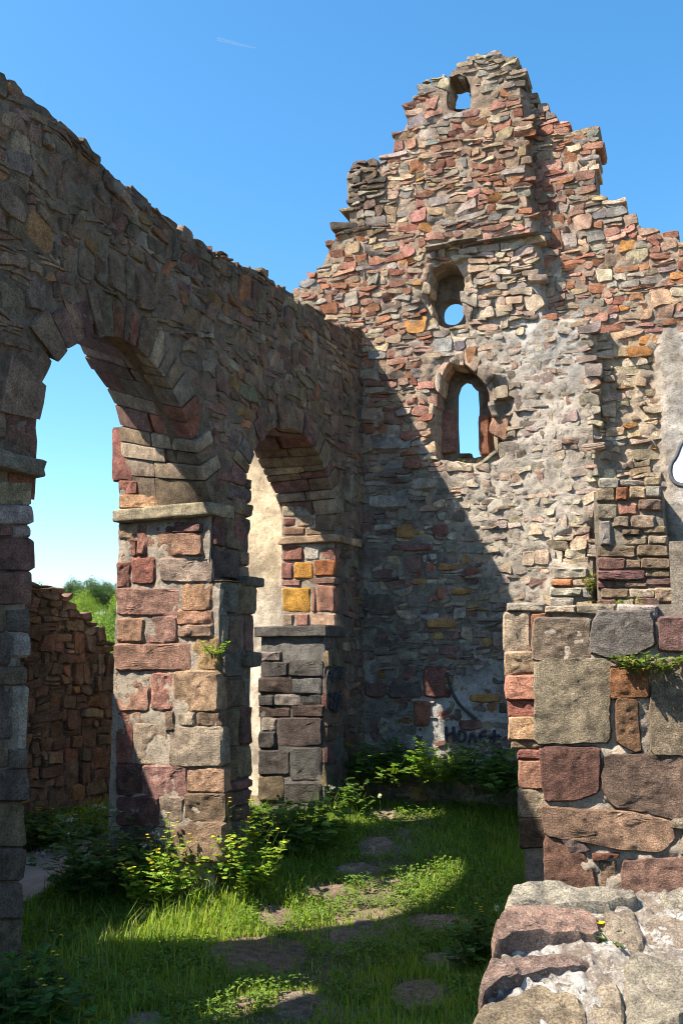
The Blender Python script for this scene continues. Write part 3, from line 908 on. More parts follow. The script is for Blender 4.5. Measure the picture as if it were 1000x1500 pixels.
def colG(G, p):
    c = np.tile(np.array((.42, .325, .25)), (len(G), 1))
    def put_(poly, col, w):
        b = blend(p, poly, w)[:, None]; c[:] = c * (1 - b) + np.array(col) * b
    put_(mid_px, (.57, .51, .44), 30); put_(low_shade_px, (.27, .24, .205), 30)
    put_([(660, 740), (760, 760), (760, 900), (745, 895), (700, 830)], (.50, .44, .36), 40)
    put_([(640, 1000), (760, 960), (760, 1110), (600, 1110), (600, 1040)], (.58, .57, .55), 40)
    put_([(730, 370), (785, 360), (800, 480), (850, 480), (860, 560), (780, 540)], (.50, .48, .45), 25)
    for nc in (niche_oc, niche_la):
        dn, _ = near_poly(G, nc); b = np.clip(1 - dn / .2, 0, 1)[:, None] * .8; c[:] = c * (1 - b) + np.array((.52, .435, .34)) * b
    put_(rough_px, (.52, .42, .31), 25); put_(wplast_px, (.60, .56, .51), 8)
    b = blend(p, wplast_px, 8)[:, None] * np.clip(fbm(np.column_stack([G * 3.5, G[:, 0] * 0 + 3]), 4) * 1.7, 0, .75)[:, None]; c[:] = c * (1 - b) + np.array((.36, .31, .25)) * b
    put_([(740, 385), (775, 385), (770, 480), (745, 470)], (.60, .59, .57), 15)
    return np.column_stack([c, np.ones(len(G))])
gable = Thing('gable_wall', G0 + 1.8 * E, 'tall ruined gable of multicoloured rubble stone with small windows and stepped skyline', 'wall')
def ragged(P, a, seed):
    Q_ = resample(P, 48); c_ = Q_.mean(0); d_ = Q_ - c_
    return c_ + d_ * (1 + a * fbm(np.column_stack([Q_ * 9, np.full(48, seed * 3.3)]), 3))[:, None]
niche_oc = ragged(niche_oc, .16, 1); niche_la = ragged(niche_la, .17, 2); niche_top = ragged(niche_top, .12, 3)
insG = outerG.copy(); cg = np.array([1.8, 3.0])
insG = cg + (insG - cg) * np.array([.985, .988])
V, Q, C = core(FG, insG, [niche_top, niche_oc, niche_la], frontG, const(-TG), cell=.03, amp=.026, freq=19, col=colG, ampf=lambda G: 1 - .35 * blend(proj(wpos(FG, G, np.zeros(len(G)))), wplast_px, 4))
gable.part('mortar', V, Q, M_MORTAR, C, sharp=50)
# the inner leaf behind, pierced by the window openings
FGb = (G0 - TG * GN, E, Z, GN)
bk_outer = insG * np.array([1, .985])
V, Q, C = core(FGb, bk_outer, [hole_top, hole_oc, hole_la], const(.003), const(-.2), cell=.05, amp=.0, col=mcol((.30, .25, .20)))
gable.part('inner_leaf', V, Q, M_MORTAR, C, sharp=50)

rg = np.random.default_rng(77)
items = []
lay = rows_layout(-1.2, 5.2, .05, 9.6, .052, .102, .10, .29, rg, wave=.06, tall=.13, split=.14, jit=.017)
cen = np.array([P.mean(0) for P in lay]); cw = wpos(FG, cen, np.zeros(len(cen))); cp = proj(cw)
okp = inpoly(cen, outerG)
dist, _ = near_poly(cen, sil)
sil_line = np.vstack([sil])
for k, P in enumerate(lay):
    c = cen[k]; p = cp[k]
    if not okp[k] or p[0] > 1060: continue
    if p[1] > 1180: continue
    if c[0] < .02 and c[1] < 5.5: continue
    bad = False
    for nc in (niche_top, niche_oc, niche_la):
        if inpoly(P, nc).any() or inpoly(c[None], nc)[0]: bad = True
    if bad: continue
    def iz(poly): return inpoly(p[None], np.array(poly, float))[0]
    rec = iz(recess_px); h0 = -REC if rec else 0.
    edge = False
    # distance to the skyline only (not to the wall's base or sides)
    seg = near_poly(c[None], np.vstack([sil, sil[::-1]]))[0][0]
    edge = seg < .22
    pr = rg.uniform(.014, .032); pal = P_GABLE; keep = 1.; gap = rg.uniform(-.002, .004); amp = .013
    if iz(wplast_px): continue
    if iz([(718, 558), (742, 566), (752, 590), (748, 632), (728, 662), (716, 640)]): h0 -= rg.uniform(.04, .18)
    if iz(mid_px): pr = rg.uniform(.010, .032); pal = P_MID; keep = .90
    elif iz(low_shade_px): pr = rg.uniform(.014, .034); pal = P_LOW_SHADE; keep = .97
    elif iz(band_px): pr = rg.uniform(-.02, .015); pal = P_MID; keep = .7
    elif iz(rough_px): pr = rg.uniform(0, .06); pal = [(PALE, 3), (TAN, 2), (ORANGE, .6), (GRAY, 1)]; keep = .75
    elif p[0] < 560 and p[1] < 345 and p[1] > 235: pal = [(GRAY, 2), (DARK, 3), (BROWN, 2)]; pr += .03
    elif p[1] < 130: pal = [(GRAY, 4), (GTAN, 3), (DARK, 1), (PALE, 1)]
    if iz([(640, 1020), (680, 985), (758, 960), (758, 1112), (600, 1112), (604, 1060)]): keep = .38; pr = rg.uniform(.012, .026)
    if rg.uniform() > keep: continue
    if (P.max(0) - P.min(0)).min() < .03: continue
    X, T = stone(P, FG, prot=pr, back=.40 if edge else .1, gap=gap, m=14, rings=2, seed=sd(), tilt=.14, amp=amp, bev=.010, h0=h0, rnd=1, w=.17, wob=.12)
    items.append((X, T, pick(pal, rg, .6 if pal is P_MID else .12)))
# larger flush stones in the shaded lower part
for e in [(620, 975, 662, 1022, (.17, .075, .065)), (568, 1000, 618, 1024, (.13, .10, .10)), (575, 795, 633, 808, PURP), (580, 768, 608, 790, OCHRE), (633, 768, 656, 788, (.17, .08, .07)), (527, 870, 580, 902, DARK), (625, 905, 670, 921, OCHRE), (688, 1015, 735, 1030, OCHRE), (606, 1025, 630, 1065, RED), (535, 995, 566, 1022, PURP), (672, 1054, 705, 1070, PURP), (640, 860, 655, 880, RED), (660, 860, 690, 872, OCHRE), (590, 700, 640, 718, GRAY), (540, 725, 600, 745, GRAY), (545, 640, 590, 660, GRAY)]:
    x0, y0, x1, y1, c = e
    P = polyG([(x0, y1), ((x0 + x1) / 2, y1 + 2), (x1, y1), (x1 + 2, (y0 + y1) / 2), (x1, y0), ((x0 + x1) / 2, y0 - 1), (x0, y0), (x0 - 2, (y0 + y1) / 2)])
    big = sz_ = P.max(0) - P.min(0)
    X, T = stone(P, FG, prot=.045, back=.1, gap=.004, m=22, rings=3, seed=sd(), tilt=.05, amp=.012, bev=.03, rnd=2, wob=.06)
    items.append((X, T, (*c, rg.uniform())))
# rim stones round the niches, standing in their reveals
for nc, nst, dep in ((niche_oc, 15, .30), (niche_la, 17, .34), (niche_top, 11, .3)):
    R_ = resample(nc, nst * 4); cc = nc.mean(0)
    for k in range(nst):
        i0, i1 = k * 4, (k * 4 + 4) % len(R_)
        a_, b_ = R_[i0], R_[i1]
        if max(a_[1], b_[1]) < nc[:, 1].min() + .12: continue
        oa = (a_ - cc) / np.linalg.norm(a_ - cc); ob = (b_ - cc) / np.linalg.norm(b_ - cc)
        if rg.uniform() < .35: continue
        dp = rg.uniform(.05, .20); ins_ = rg.uniform(-.02, .05)
        Cn = np.zeros((2, 2, 2, 3)); hf = rg.uniform(-.06, .03)
        for x, (q_, o_) in enumerate(((a_, oa), (b_, ob))):
            for y, rr_ in enumerate((-ins_, dp)):
                for z, h_ in enumerate((-dep, hf)):
                    Cn[x, y, z] = wpos(FG, q_ + o_ * rr_, np.array(h_))
        X, T = hexa(Cn, 5, .02, .045, sd(), 9)
        items.append((X, T, pick([(TAN, 3), (PALE, 3), (RUST, .6), (GRAY, 2), (PINK, 1)], rg, .3)))
place(gable, items, 'stone', 'rubble_stones', M_STONE, 300)
# dressed frame stones inside the lancet niche
for (x0, y0, x1, y1, hh, c) in ((648, 600, 668, 664, .1, (.26, .14, .12)), (703, 610, 718, 668, .1, (.36, .17, .11)), (672, 664, 690, 672, .05, DARK)):
    P0_, P1_ = hG(x0, y1, -TG), hG(x1, y0, -TG)
    X, T = hexa(box_corners(FGb, P0_[0], P1_[0], P0_[1], P1_[1], -.05, hh), 5, .03, .03, sd(), 7)
    gable.part('frame_stone', X, T, M_ASH, np.tile(np.array((*c, .2)), (len(X), 1)))
# thin slates overhanging the recessed band
for (x0, x1, y) in ((626, 660, 364), (658, 700, 356), (698, 742, 354), (738, 790, 348)):
    P0_, P1_ = hG(x0, y + 4), hG(x1, y - 4)
    X, T = hexa(box_corners(FG, P0_[0], P1_[0], P0_[1], P1_[1], -.1, rg.uniform(.08, .13)), 5, .015, .02, sd(), 8)
    gable.part('slate', X, T, M_STONE, np.tile(np.array((*GRAY, rg.uniform())), (len(X), 1)))
# white plaster graffiti on the right
cG = lambda x, y: hG(x, y, -REC + .06)
Pg = np.array([cG(x, y) for x, y in [(1012, 640), (998, 650), (992, 672), (984, 682), (985, 700), (994, 708), (1012, 708), (1040, 700), (1040, 640)]])
ps = chaikin(Pg, 2)
V = np.vstack([wpos(FG, ps, np.full(len(ps), -REC + .075)), wpos(FG, ps.mean(0)[None], np.array([-REC + .075]))])
T = np.array([(i, (i + 1) % len(ps), len(ps)) for i in range(len(ps))])
if area2(ps) < 0: T = T[:, ::-1]
gable.part('graffiti', V, T, M_WHITE, smooth=False)
graffiti(gable, FG, cG, [[(1014, 638), (997, 648), (990, 670), (981, 680), (981, 700), (992, 711), (1012, 713), (1040, 706)]], .042, -REC + .079, flat_mat('grey_spray_paint', (.09, .09, .10)))
# sprayed lettering at the base
cL = lambda x, y: hG(x, y, .03)
graffiti(gable, FG, cL, [[(653, 1064), (654, 1086)], [(664, 1064), (665, 1086)], [(653, 1076), (665, 1074)], [(674, 1070), (669, 1078), (673, 1087), (681, 1084), (682, 1074), (675, 1069)], [(686, 1090), (691, 1070), (697, 1088)], [(712, 1070), (703, 1074), (702, 1084), (711, 1086)], [(702, 1079), (712, 1077)], [(714, 1079), (732, 1077)], [(724, 1069), (722, 1088)], [(655, 985), (660, 1010), (672, 1032), (690, 1048), (697, 1054)]], .034, .05, M_BLACK)

# ------------------------------------------------ buttress stub in front of the gable's right part
def wall_block(thing, fr, u0, u1, v0, v1, h0, h1, mcolr, parent=None, n=8):
    X, T = hexa(box_corners(fr, u0, u1, v0, v1, h0, h1), n, .03, .02, sd(), 5)
    return thing.part('mortar', X, T, M_MORTAR, np.tile(np.array((*mcolr, 1)), (len(X), 1)), parent=parent)
HB = .55
cBt = lambda x, y: hG(x, y, HB)
b0, b1 = cBt(874, 900), cBt(978, 712)
FGt = (G0 + HB * GN, E, Z, GN)
butt = wall_block(gable, FG, b0[0], b1[0] - .06, -.2, b1[1], -.3, HB, (.30, .26, .21)); butt.name = 'buttress'
blist = [(878, 702, 906, 716, GRAY), (908, 704, 940, 712, GRAY), (944, 700, 966, 712, GTAN), (874, 716, 900, 734, GTAN), (902, 715, 918, 732, RUST), (922, 714, 944, 730, TAN), (946, 712, 966, 728, GRAY), (875, 740, 903, 760, GTAN), (906, 738, 932, 754, PINK), (936, 732, 968, 748, BROWN), (898, 758, 920, 772, GTAN), (925, 756, 958, 774, GTAN), (912, 776, 936, 784, BROWN), (942, 772, 974, 782, BROWN), (878, 764, 894, 798, GRAY), (914, 786, 946, 798, GTAN), (950, 785, 976, 797, GTAN), (876, 801, 930, 816, BROWN), (933, 799, 978, 815, BROWN), (876, 818, 914, 834, PURP), (917, 820, 938, 833, BROWN), (940, 818, 980, 833, BROWN), (876, 837, 944, 850, PURP), (946, 837, 980, 846, BROWN), (876, 853, 900, 862, PURP), (902, 853, 945, 860, BROWN), (946, 848, 981, 857, PURP), (880, 863, 920, 876, BROWN), (922, 863, 958, 876, GTAN), (876, 878, 902, 900, PURP), (904, 878, 928, 900, GTAN), (930, 876, 966, 900, PURP), (958, 862, 988, 882, TAN)]
rects(gable, FGt, cBt, blist, 'stone', M_STONE, prot=(.015, .06), m=20, rings=4, amp=.022, parent=butt, gap=-.010, wob=.07, w=.17, freq=16.)
# masonry footing left of the buttress
H2 = .28
cF = lambda x, y: hG(x, y, H2)
f0, f1 = cF(806, 900), cF(868, 828)
foot = wall_block(gable, FG, f0[0], f1[0], -.2, f1[1], -.2, H2 - .04, (.48, .42, .35)); foot.name = 'footing'
rects(gable, (G0 + (H2 - .04) * GN, E, Z, GN), cF, [(812, 832, 858, 846, GRAY), (808, 849, 836, 858, RUST), (838, 848, 868, 858, GTAN), (806, 861, 850, 872, GRAY), (852, 861, 868, 876, BLUE), (806, 876, 840, 892, GRAY), (842, 880, 868, 892, GTAN)], 'stone', M_STONE, prot=(.02, .06), m=18, rings=4, parent=foot, gap=-.012, wob=.08, amp=.025)

# ------------------------------------------------ upright post
pp = hit(992, 900, np.array([0, 8.6, 0]), np.array([0, 1., 0]))
FP = (np.array([pp[0], 8.6, 0]), E, Z, GN)
X, T = hexa(box_corners(FP, -.045, .22, -.05, 1.7 + (966 - 800) * 8.6 / F + .03, -.12, .12), 8, .012, .008, sd())
single('stone_post', X, T, M_ASH, 'smooth upright grey stone slab beside the buttress', 'post', col=np.tile(np.array((.36, .32, .27, .5)), (len(X), 1)), base=FP[0])

# ================================================================== PLASTERED END WALL (behind the smaller arch)
plw = Thing('plaster_wall', G0 - 2.2 * E - .1 * GN, 'sunlit beige plastered wall seen through the smaller arch', 'wall')
def colP(G, p):
    c = np.tile(np.array((.72, .585, .41, 1.)), (len(G), 1))
    b = np.clip((p[:, 1] - 830) / 60, 0, 1)[:, None]
    c[:, :3] = c[:, :3] * (1 - b) + np.array((.80, .70, .56)) * b
    n_ = np.clip(fbm(np.column_stack([G * 1.7, G[:, 0] * 0 + 2]), 4) * 1.6, -.3, .35)[:, None]
    c[:, :3] *= 1 - .9 * np.maximum(n_, 0)
    c[:, :3] *= np.where((np.abs(G[:, 1:2] - 1.72 - .03 * vn(np.column_stack([G * 4, G[:, 0] * 0]))[:, None]) < .02), .7, 1)
    return c
V, Q, C = core(FG, np.array([(-3.3, -.3), (-1.06, -.3), (-1.06, 5.3), (-2.0, 5.2), (-2.6, 4.6), (-3.0, 3.4), (-3.3, 2.6)]), [], const(-.03), const(-.5), cell=.035, amp=.022, freq=6, col=colP)
plw.part('plaster', V, Q, M_PLASTER, C, sharp=50)

# ================================================================== OUTER AISLE WALL (stepped ruin, behind the near arch)
NO = -2.6
FO = (A0 + NO * N, D, Z, N)
out_top = [(-8.0, 4.2), (-.9, 4.1), (-.25, 3.6), (-.02, 3.3), (.15, 2.75)] + [tuple(hA(x, y, NO)) for x, y in ((44, 846), (52, 856), (88, 862), (108, 880), (122, 896), (132, 906), (142, 922), (150, 936), (163, 950), (172, 962), (200, 985))] + [(2.6, 1.2), (3.4, .9)]
out_top = np.array(out_top)
outerO = np.vstack([out_top, [(3.4, -.9), (-8.0, -.9)]])
ow = Thing('rubble_wall', A0 + NO * N, 'ruined red-brown rubble wall in shade, its top stepping down, seen through the larger arch', 'wall')
V, Q, C = core(FO, outerO - np.array([0, .05]), [], const(-.004), const(-.45), cell=.05, amp=.03, freq=10, col=mcol((.22, .16, .115)))
ow.part('mortar', V, Q, M_MORTAR, C, sharp=60)
ro = np.random.default_rng(51); items = []
for P in rows_layout(-.6, 2.4, -.6, 3.6, .075, .15, .10, .28, ro, wave=.06, tall=.18, split=.15, jit=.018):
    c = P.mean(0)
    if not inpoly(c[None], outerO)[0]: continue
    ed = near_poly(c[None], np.vstack([out_top, out_top[::-1]]))[0][0] < .17
    X, T = stone(P, FO, prot=ro.uniform(.01, .05), back=.4 if ed else .08, gap=.003, m=14, rings=2, seed=sd(), tilt=.15, amp=.018, bev=.016, rnd=1, w=.15)
    items.append((X, T, pick([(tuple(.8 * x for x in c_), w_) for c_, w_ in P_OUT], ro, .5)))
place(ow, items, 'stone', 'rubble_stones', M_STONE, 300)

# ================================================================== RIGHT-HAND WALLS
# front low wall
CA = np.array([.202 * 6.3, 6.3, 0])
FAw = (CA, E, Z, GN)
def hW(px, py, O): q = hit(px, py, O, GN) - O; return np.array([q @ E, q[2]])
cW = lambda x, y: hW(x, y, CA)
lowA = Thing('low_wall', CA + .8 * E - .3 * GN, 'sunlit low wall of big rough brown and purple sandstone blocks, by the grass path', 'wall')
topz = cW(900, 912)[1]
def colW(G, p):
    c = np.tile(np.array((.50, .425, .35, 1.)), (len(G), 1)); return c
V, Q, C = core(FAw, np.array([(.03, -.9), (2.6, -.9), (2.6, topz), (.03, topz)]), [], const(.012), const(-.85), cell=.02, amp=.035, freq=16, col=colW)
lowA.part('mortar', V, Q, M_MORTAR, C, sharp=60)
BG = (.33, .265, .21); BP = (.32, .20, .17); BT = (.42, .28, .20)
la = [(783, 907, 863, 966, (.25, .19, .155)), ([(866, 955), (868, 915), (880, 898), (950, 897), (957, 912), (957, 945), (930, 960), (890, 962)], (.20, .18, .175)), (966, 906, 1040, 953, BP), (1044, 905, 1120, 955, BG),
      (785, 966, 893, 1087, BG), (895, 980, 949, 1022, (.42, .21, .10)), ([(904, 1024), (936, 1024), (934, 1060), (940, 1098), (930, 1101), (905, 1088), (901, 1060)], (.30, .17, .10)), (955, 968, 1060, 1104, BG), (1064, 965, 1130, 1104, BP),
      ([(792, 1095), (878, 1095), (880, 1130), (876, 1160), (850, 1170), (800, 1173), (794, 1150)], (.27, .14, .125)), ([(886, 1108), (1010, 1105), (1060, 1110), (1060, 1205), (1000, 1200), (895, 1178), (884, 1150)], (.25, .19, .14)),
      ([(795, 1181), (850, 1186), (920, 1188), (985, 1204), (990, 1230), (965, 1247), (900, 1242), (850, 1230), (800, 1222)], BT), (1000, 1212, 1060, 1252, BG),
      ([(799, 1226), (822, 1228), (850, 1238), (870, 1275), (876, 1310), (800, 1320)], (.30, .165, .125)), ([(911, 1262), (960, 1256), (1040, 1262), (1040, 1330), (960, 1330), (913, 1316)], (.26, .15, .135)), ([(868, 1250), (905, 1250), (902, 1259), (872, 1260)], RED), ([(822, 1227), (848, 1228), (862, 1246), (840, 1250)], (.28, .22, .2)), (878, 1262, 902, 1306, (.38, .27, .2)),
      (984, 1196, 1006, 1212, GTAN), (798, 1326, 900, 1380, BG), (905, 1336, 1040, 1385, BP), (895, 965, 950, 978, GTAN)]
rects(lowA, FAw, cW, la, 'stone', M_NEAR, prot=(.028, .05), m=60, rings=16, amp=.015, back=.3, gap=-.014, bev=.012, tilt=.03, w=.10, wob=.035, freq=17., flake=.004)
# taller jamb behind
CB = np.array([.170 * 7.65, 7.65, 0])
FBw = (CB, E, Z, GN)
cJ = lambda x, y: hW(x, y, CB)
jamb = Thing('doorway_jamb', CB + .3 * E - .3 * GN, 'narrow stack of squared pink and tan blocks, standing behind the low wall', 'wall')
tz = cJ(780, 897)[1]
V, Q, C = core(FBw, np.array([(2.9, -.9), (2.9, tz + .03), (.5, tz + .05), (.03, tz), (.03, cJ(760, 1092)[1]), (cJ(763, 1100)[0], cJ(760, 1096)[1]), (cJ(763, 1100)[0], -.9)]), [], const(-.02), const(-.8), cell=.04, amp=.025, freq=9, col=colW)
jamb.part('mortar', V, Q, M_MORTAR, C, sharp=60)
jl = [(738, 898, 777, 953, (.36, .29, .22)), (779, 900, 800, 950, RUST), (740, 956, 800, 988, (.36, .26, .18)), (742, 990, 800, 1024, (.42, .20, .16)), (745, 1026, 800, 1049, (.32, .13, .10)), (747, 1051, 802, 1084, (.46, .31, .20)), (751, 1086, 804, 1096, GTAN), (760, 1098, 804, 1111, RD), (760, 1113, 806, 1153, PINK), (760, 1156, 810, 1196, (.34, .27, .22)), (762, 1198, 815, 1240, BROWN),
      (744, 884, 796, 896, GRAY), (800, 888, 842, 898, PALE), (845, 886, 900, 900, GTAN), (905, 888, 960, 902, GRAY)]
rects(jamb, FBw, cJ, jl, 'stone', M_ASH, prot=(.025, .06), m=30, rings=6, amp=.016, back=.4, w=.13, gap=-.012, wob=.035, freq=18., flake=.006)

# foreground parapet: a sloping crown of stones bedded in white mortar
fz0, fz1 = .93, .72             # heights at the back and at the front
y0_, y1_ = 3.35, 2.05
Nf = np.array([0, -(fz0 - fz1), (y0_ - y1_)]); Nf = Nf / np.linalg.norm(Nf)
Vf = np.array([0, (y0_ - y1_), (fz0 - fz1)]); Vf = Vf / np.linalg.norm(Vf)
Of = np.array([.9, y0_, fz0]); Uf = np.array([1., 0, 0])
FF = (Of, Uf, Vf, Nf)
def cFg(x, y): q = hit(x, y, Of, Nf) - Of; return np.array([q @ Uf, q @ Vf])
par = Thing('parapet_wall', np.array([1.3, 2.7, 0]), 'pale lichen-covered wall top with white mortar between its stones, in front of the low wall', 'wall')
edge_px = [(806, 1308), (772, 1316), (752, 1338), (742, 1352), (736, 1372), (728, 1392), (722, 1412), (714, 1430), (706, 1452), (702, 1480), (690, 1505), (650, 1700), (1500, 1700), (1500, 1308)]
ep = np.array([cFg(x, y) for x, y in edge_px]) + np.array([.02, 0])
def colF(G, p):
    c = np.tile(np.array((.62, .585, .535, 1.)), (len(G), 1))
    n_ = np.clip(fbm(np.column_stack([G * 9, G[:, 0] * 0 + 8]), 4) * 1.8, 0, 1)[:, None]
    c[:, :3] = c[:, :3] * (1 - n_) + np.array((.33, .265, .20)) * n_
    return c
V, Q, C = core(FF, ep, [], const(.0), const(-1.8), cell=.011, amp=.034, freq=34, col=colF)
m, t, b, out = new_mat('crumbling_white_mortar'); q = NB(t)
at = q.n('ShaderNodeAttribute', attribute_name='Col'); geo = q.n('ShaderNodeNewGeometry'); P_ = geo.outputs['Position']
n1 = q.noise(P_, 11, 7, .75); n2 = q.noise(P_, 48, 6, .8); n3 = q.noise(P_, 140, 4, .8)
c = q.mix(q.ramp(n1, .44, .60), at.outputs['Color'], (.26, .205, .155)); c = q.mix(q.ramp(n2, .52, .62), c, q.mix(q.ramp(n3, .4, .6), (.10, .085, .07), (.30, .24, .19)))
c = q.mix(q.math('MULTIPLY', q.ramp(n2, .46, .36), .7), c, (.78, .755, .71)); q.l(c, b.inputs['Base Color'])
q.l(q.bump(q.math('ADD', n2, q.math('MULTIPLY', n3, .5)), 1.0, .03), b.inputs['Normal'])
par.part('mortar', V, Q, m, C, sharp=60)
def z1c(pts): return [(680 + x * .32, 1200 + y * .32) for x, y in pts]
LG = (.34, .31, .26); LR = (.30, .20, .165)
fl = [(z1c([(195, 440), (225, 365), (345, 328), (450, 320), (640, 345), (775, 372), (785, 405), (620, 425), (450, 425), (300, 440)]), (.38, .35, .29)), (z1c([(125, 600), (150, 520), (200, 462), (330, 447), (600, 452), (640, 560), (480, 578), (250, 602), (140, 650)]), LR), (z1c([(68, 860), (75, 740), (130, 680), (380, 650), (560, 655), (575, 690), (400, 722), (330, 735), (150, 795), (85, 865)]), (.27, .19, .165)),
      (z1c([(40, 960), (70, 905), (150, 890), (300, 800), (440, 810), (540, 850), (560, 1000), (40, 1000)]), (.31, .25, .175)), (z1c([(738, 670), (820, 655), (960, 680), (1040, 730), (1040, 1000), (760, 1000), (735, 800)]), (.32, .29, .235)), (z1c([(615, 445), (760, 430), (800, 500), (830, 605), (790, 625), (650, 560)]), (.30, .25, .2)), (z1c([(800, 490), (900, 440), (1060, 440), (1060, 600), (850, 590)]), (.33, .27, .22)), (z1c([(880, 370), (1060, 345), (1060, 425), (920, 405)]), LG), (z1c([(580, 800), (720, 760), (728, 1000), (585, 1000)]), (.36, .30, .23))]
fl += [([(x, 1520), (x + 130, 1520), (x + 135, 1600), (x - 5, 1600)], LG) for x in (690, 830, 970)]
fprot = [.035, .042, .035, .016, .028, .012, .012, .022, .008, .02, .02, .02]
for (pts, c), pr in zip(fl, fprot):
    P = np.array([cFg(x, y) for x, y in pts])
    X, T = stone(P, FF, prot=pr, back=.12, gap=-.004, m=70, rings=14, seed=sd(), tilt=.02, amp=.016, bev=.014, rnd=1, w=.2, wob=.08, freq=26, flake=.007)
    par.part('stone', X, T, M_LICH, np.tile(np.array((*c, rg.uniform())), (len(X), 1)))
#--VEG--

# ================================================================== PATHS
path = Thing('path', gp(500, 1330), None, None, kind='structure')
slabs = [(527, 1186, 584, 1201), (526, 1225, 575, 1257), (492, 1265, 552, 1283), (446, 1294, 512, 1318), (377, 1327, 428, 1361), (308, 1373, 450, 1428), (602, 1339, 695, 1370), (617, 1396, 688, 1421), (568, 1434, 660, 1485), (405, 1452, 466, 1492), (482, 1364, 514, 1384), (518, 1346, 547, 1361), (180, 1480, 240, 1520), (340, 1463, 372, 1480), (560, 1290, 590, 1300)]
rq = np.random.default_rng(8)
for (x0, y0, x1, y1) in slabs:
    cx, cy = (x0 + x1) / 2, (y0 + y1) / 2
    cpt = gp(cx, cy)
    P = np.array([gp(cx + (x1 - x0) / 2 * math.copysign(abs(math.cos(t)) ** .6, math.cos(t)) * rq.uniform(.75, 1.2), cy + (y1 - y0) / 2 * math.copysign(abs(math.sin(t)) ** .6, math.sin(t)) * rq.uniform(.75, 1.2))[:2] for t in np.linspace(0, 2 * math.pi, 10)[:-1]])
    sl = (gz(cpt[0], cpt[1] + .2) - gz(cpt[0], cpt[1] - .2)) / .4
    V_ = np.array([0, 1, sl]); V_ /= np.linalg.norm(V_); Nn = np.cross([1, 0, 0], V_)
    X, T = stone(P - cpt[:2], (cpt, np.array([1., 0, 0]), V_, Nn), prot=.02, back=.08, gap=-.01, m=30, rings=6, seed=sd(), tilt=.02, amp=.02, bev=.02, h0=-.002, wob=.2, freq=14)
    path.part('paving_stone', X, T, M_NEAR, np.tile(np.array((.36 * rq.uniform(.9, 1.1), .27, .21, rq.uniform())), (len(X), 1)))
def sheet(pts, lift, n=9):
    P = chaikin(np.array([gp(x, y)[:2] for x, y in pts]), 2)
    if area2(P) < 0: P = P[::-1]
    c = P.mean(0); m_ = len(P)
    rows = [c + (P - c) * f for f in np.linspace(1, .12, n)]
    UV = np.vstack(rows + [c[None]])
    H = ground_h(UV[:, 0], UV[:, 1]) + lift
    H[:m_] -= lift + .03
    return np.column_stack([UV, H]), ring_tris(m_, n)
m_, t_, b_, o_ = new_mat('trodden_sand'); q = NB(t_)
geo = q.n('ShaderNodeNewGeometry'); n1 = q.noise(geo.outputs['Position'], 6, 6, .7); n2 = q.noise(geo.outputs['Position'], 60, 4, .7)
q.l(q.mix(q.ramp(n1, .3, .7), (.30, .235, .19), (.42, .345, .285)), b_.inputs['Base Color']); q.l(q.bump(n2, .6, .012), b_.inputs['Normal'])
V, T = sheet([(-60, 1345), (-20, 1290), (30, 1252), (75, 1234), (132, 1226), (150, 1238), (122, 1262), (92, 1292), (55, 1318), (0, 1345)], .02)
single('path', V, T, m_, kind='structure', sharp=None)

# ================================================================== GRASS
def hfun(x, y):
    return .5 + .5 * vn(np.stack([x * 1.7, y * 1.7, x * 0 + 1.5], -1)), .5 + .5 * vn(np.stack([x * 5, y * 5, x * 0 + 7.5], -1))
slab_c = [(gp((a + c) / 2, (b + d) / 2)[:2], (gp(c, (b + d) / 2)[0] - gp(a, (b + d) / 2)[0]) / 2, abs(gp((a + c) / 2, b)[1] - gp((a + c) / 2, d)[1]) / 2) for a, b, c, d in slabs]
sand_poly = V[:, :2][:40]
def grass_ok(x, y):
    rel = np.stack([x - A0[0], y - A0[1]], -1); n_ = rel @ N[:2]; s_ = rel @ D[:2]
    ok = (n_ > .02) | ((s_ > S_L + .05) & (s_ < S_R - .05)) | ((s_ > S2_L + .1) & (s_ < ss0 - .05))
    ok &= n_ > -2.55
    g_ = np.stack([x - G0[0], y - G0[1]], -1); ok &= (g_ @ GN[:2]) > .05
    for Cc, dep in ((CA, .87), (CB, .82)):
        w_ = np.stack([x - Cc[0], y - Cc[1]], -1); u_ = w_ @ E[:2]; h_ = w_ @ GN[:2]
        ok &= ~((u_ > -.02) & (h_ < .04) & (h_ > -dep))
    return ok
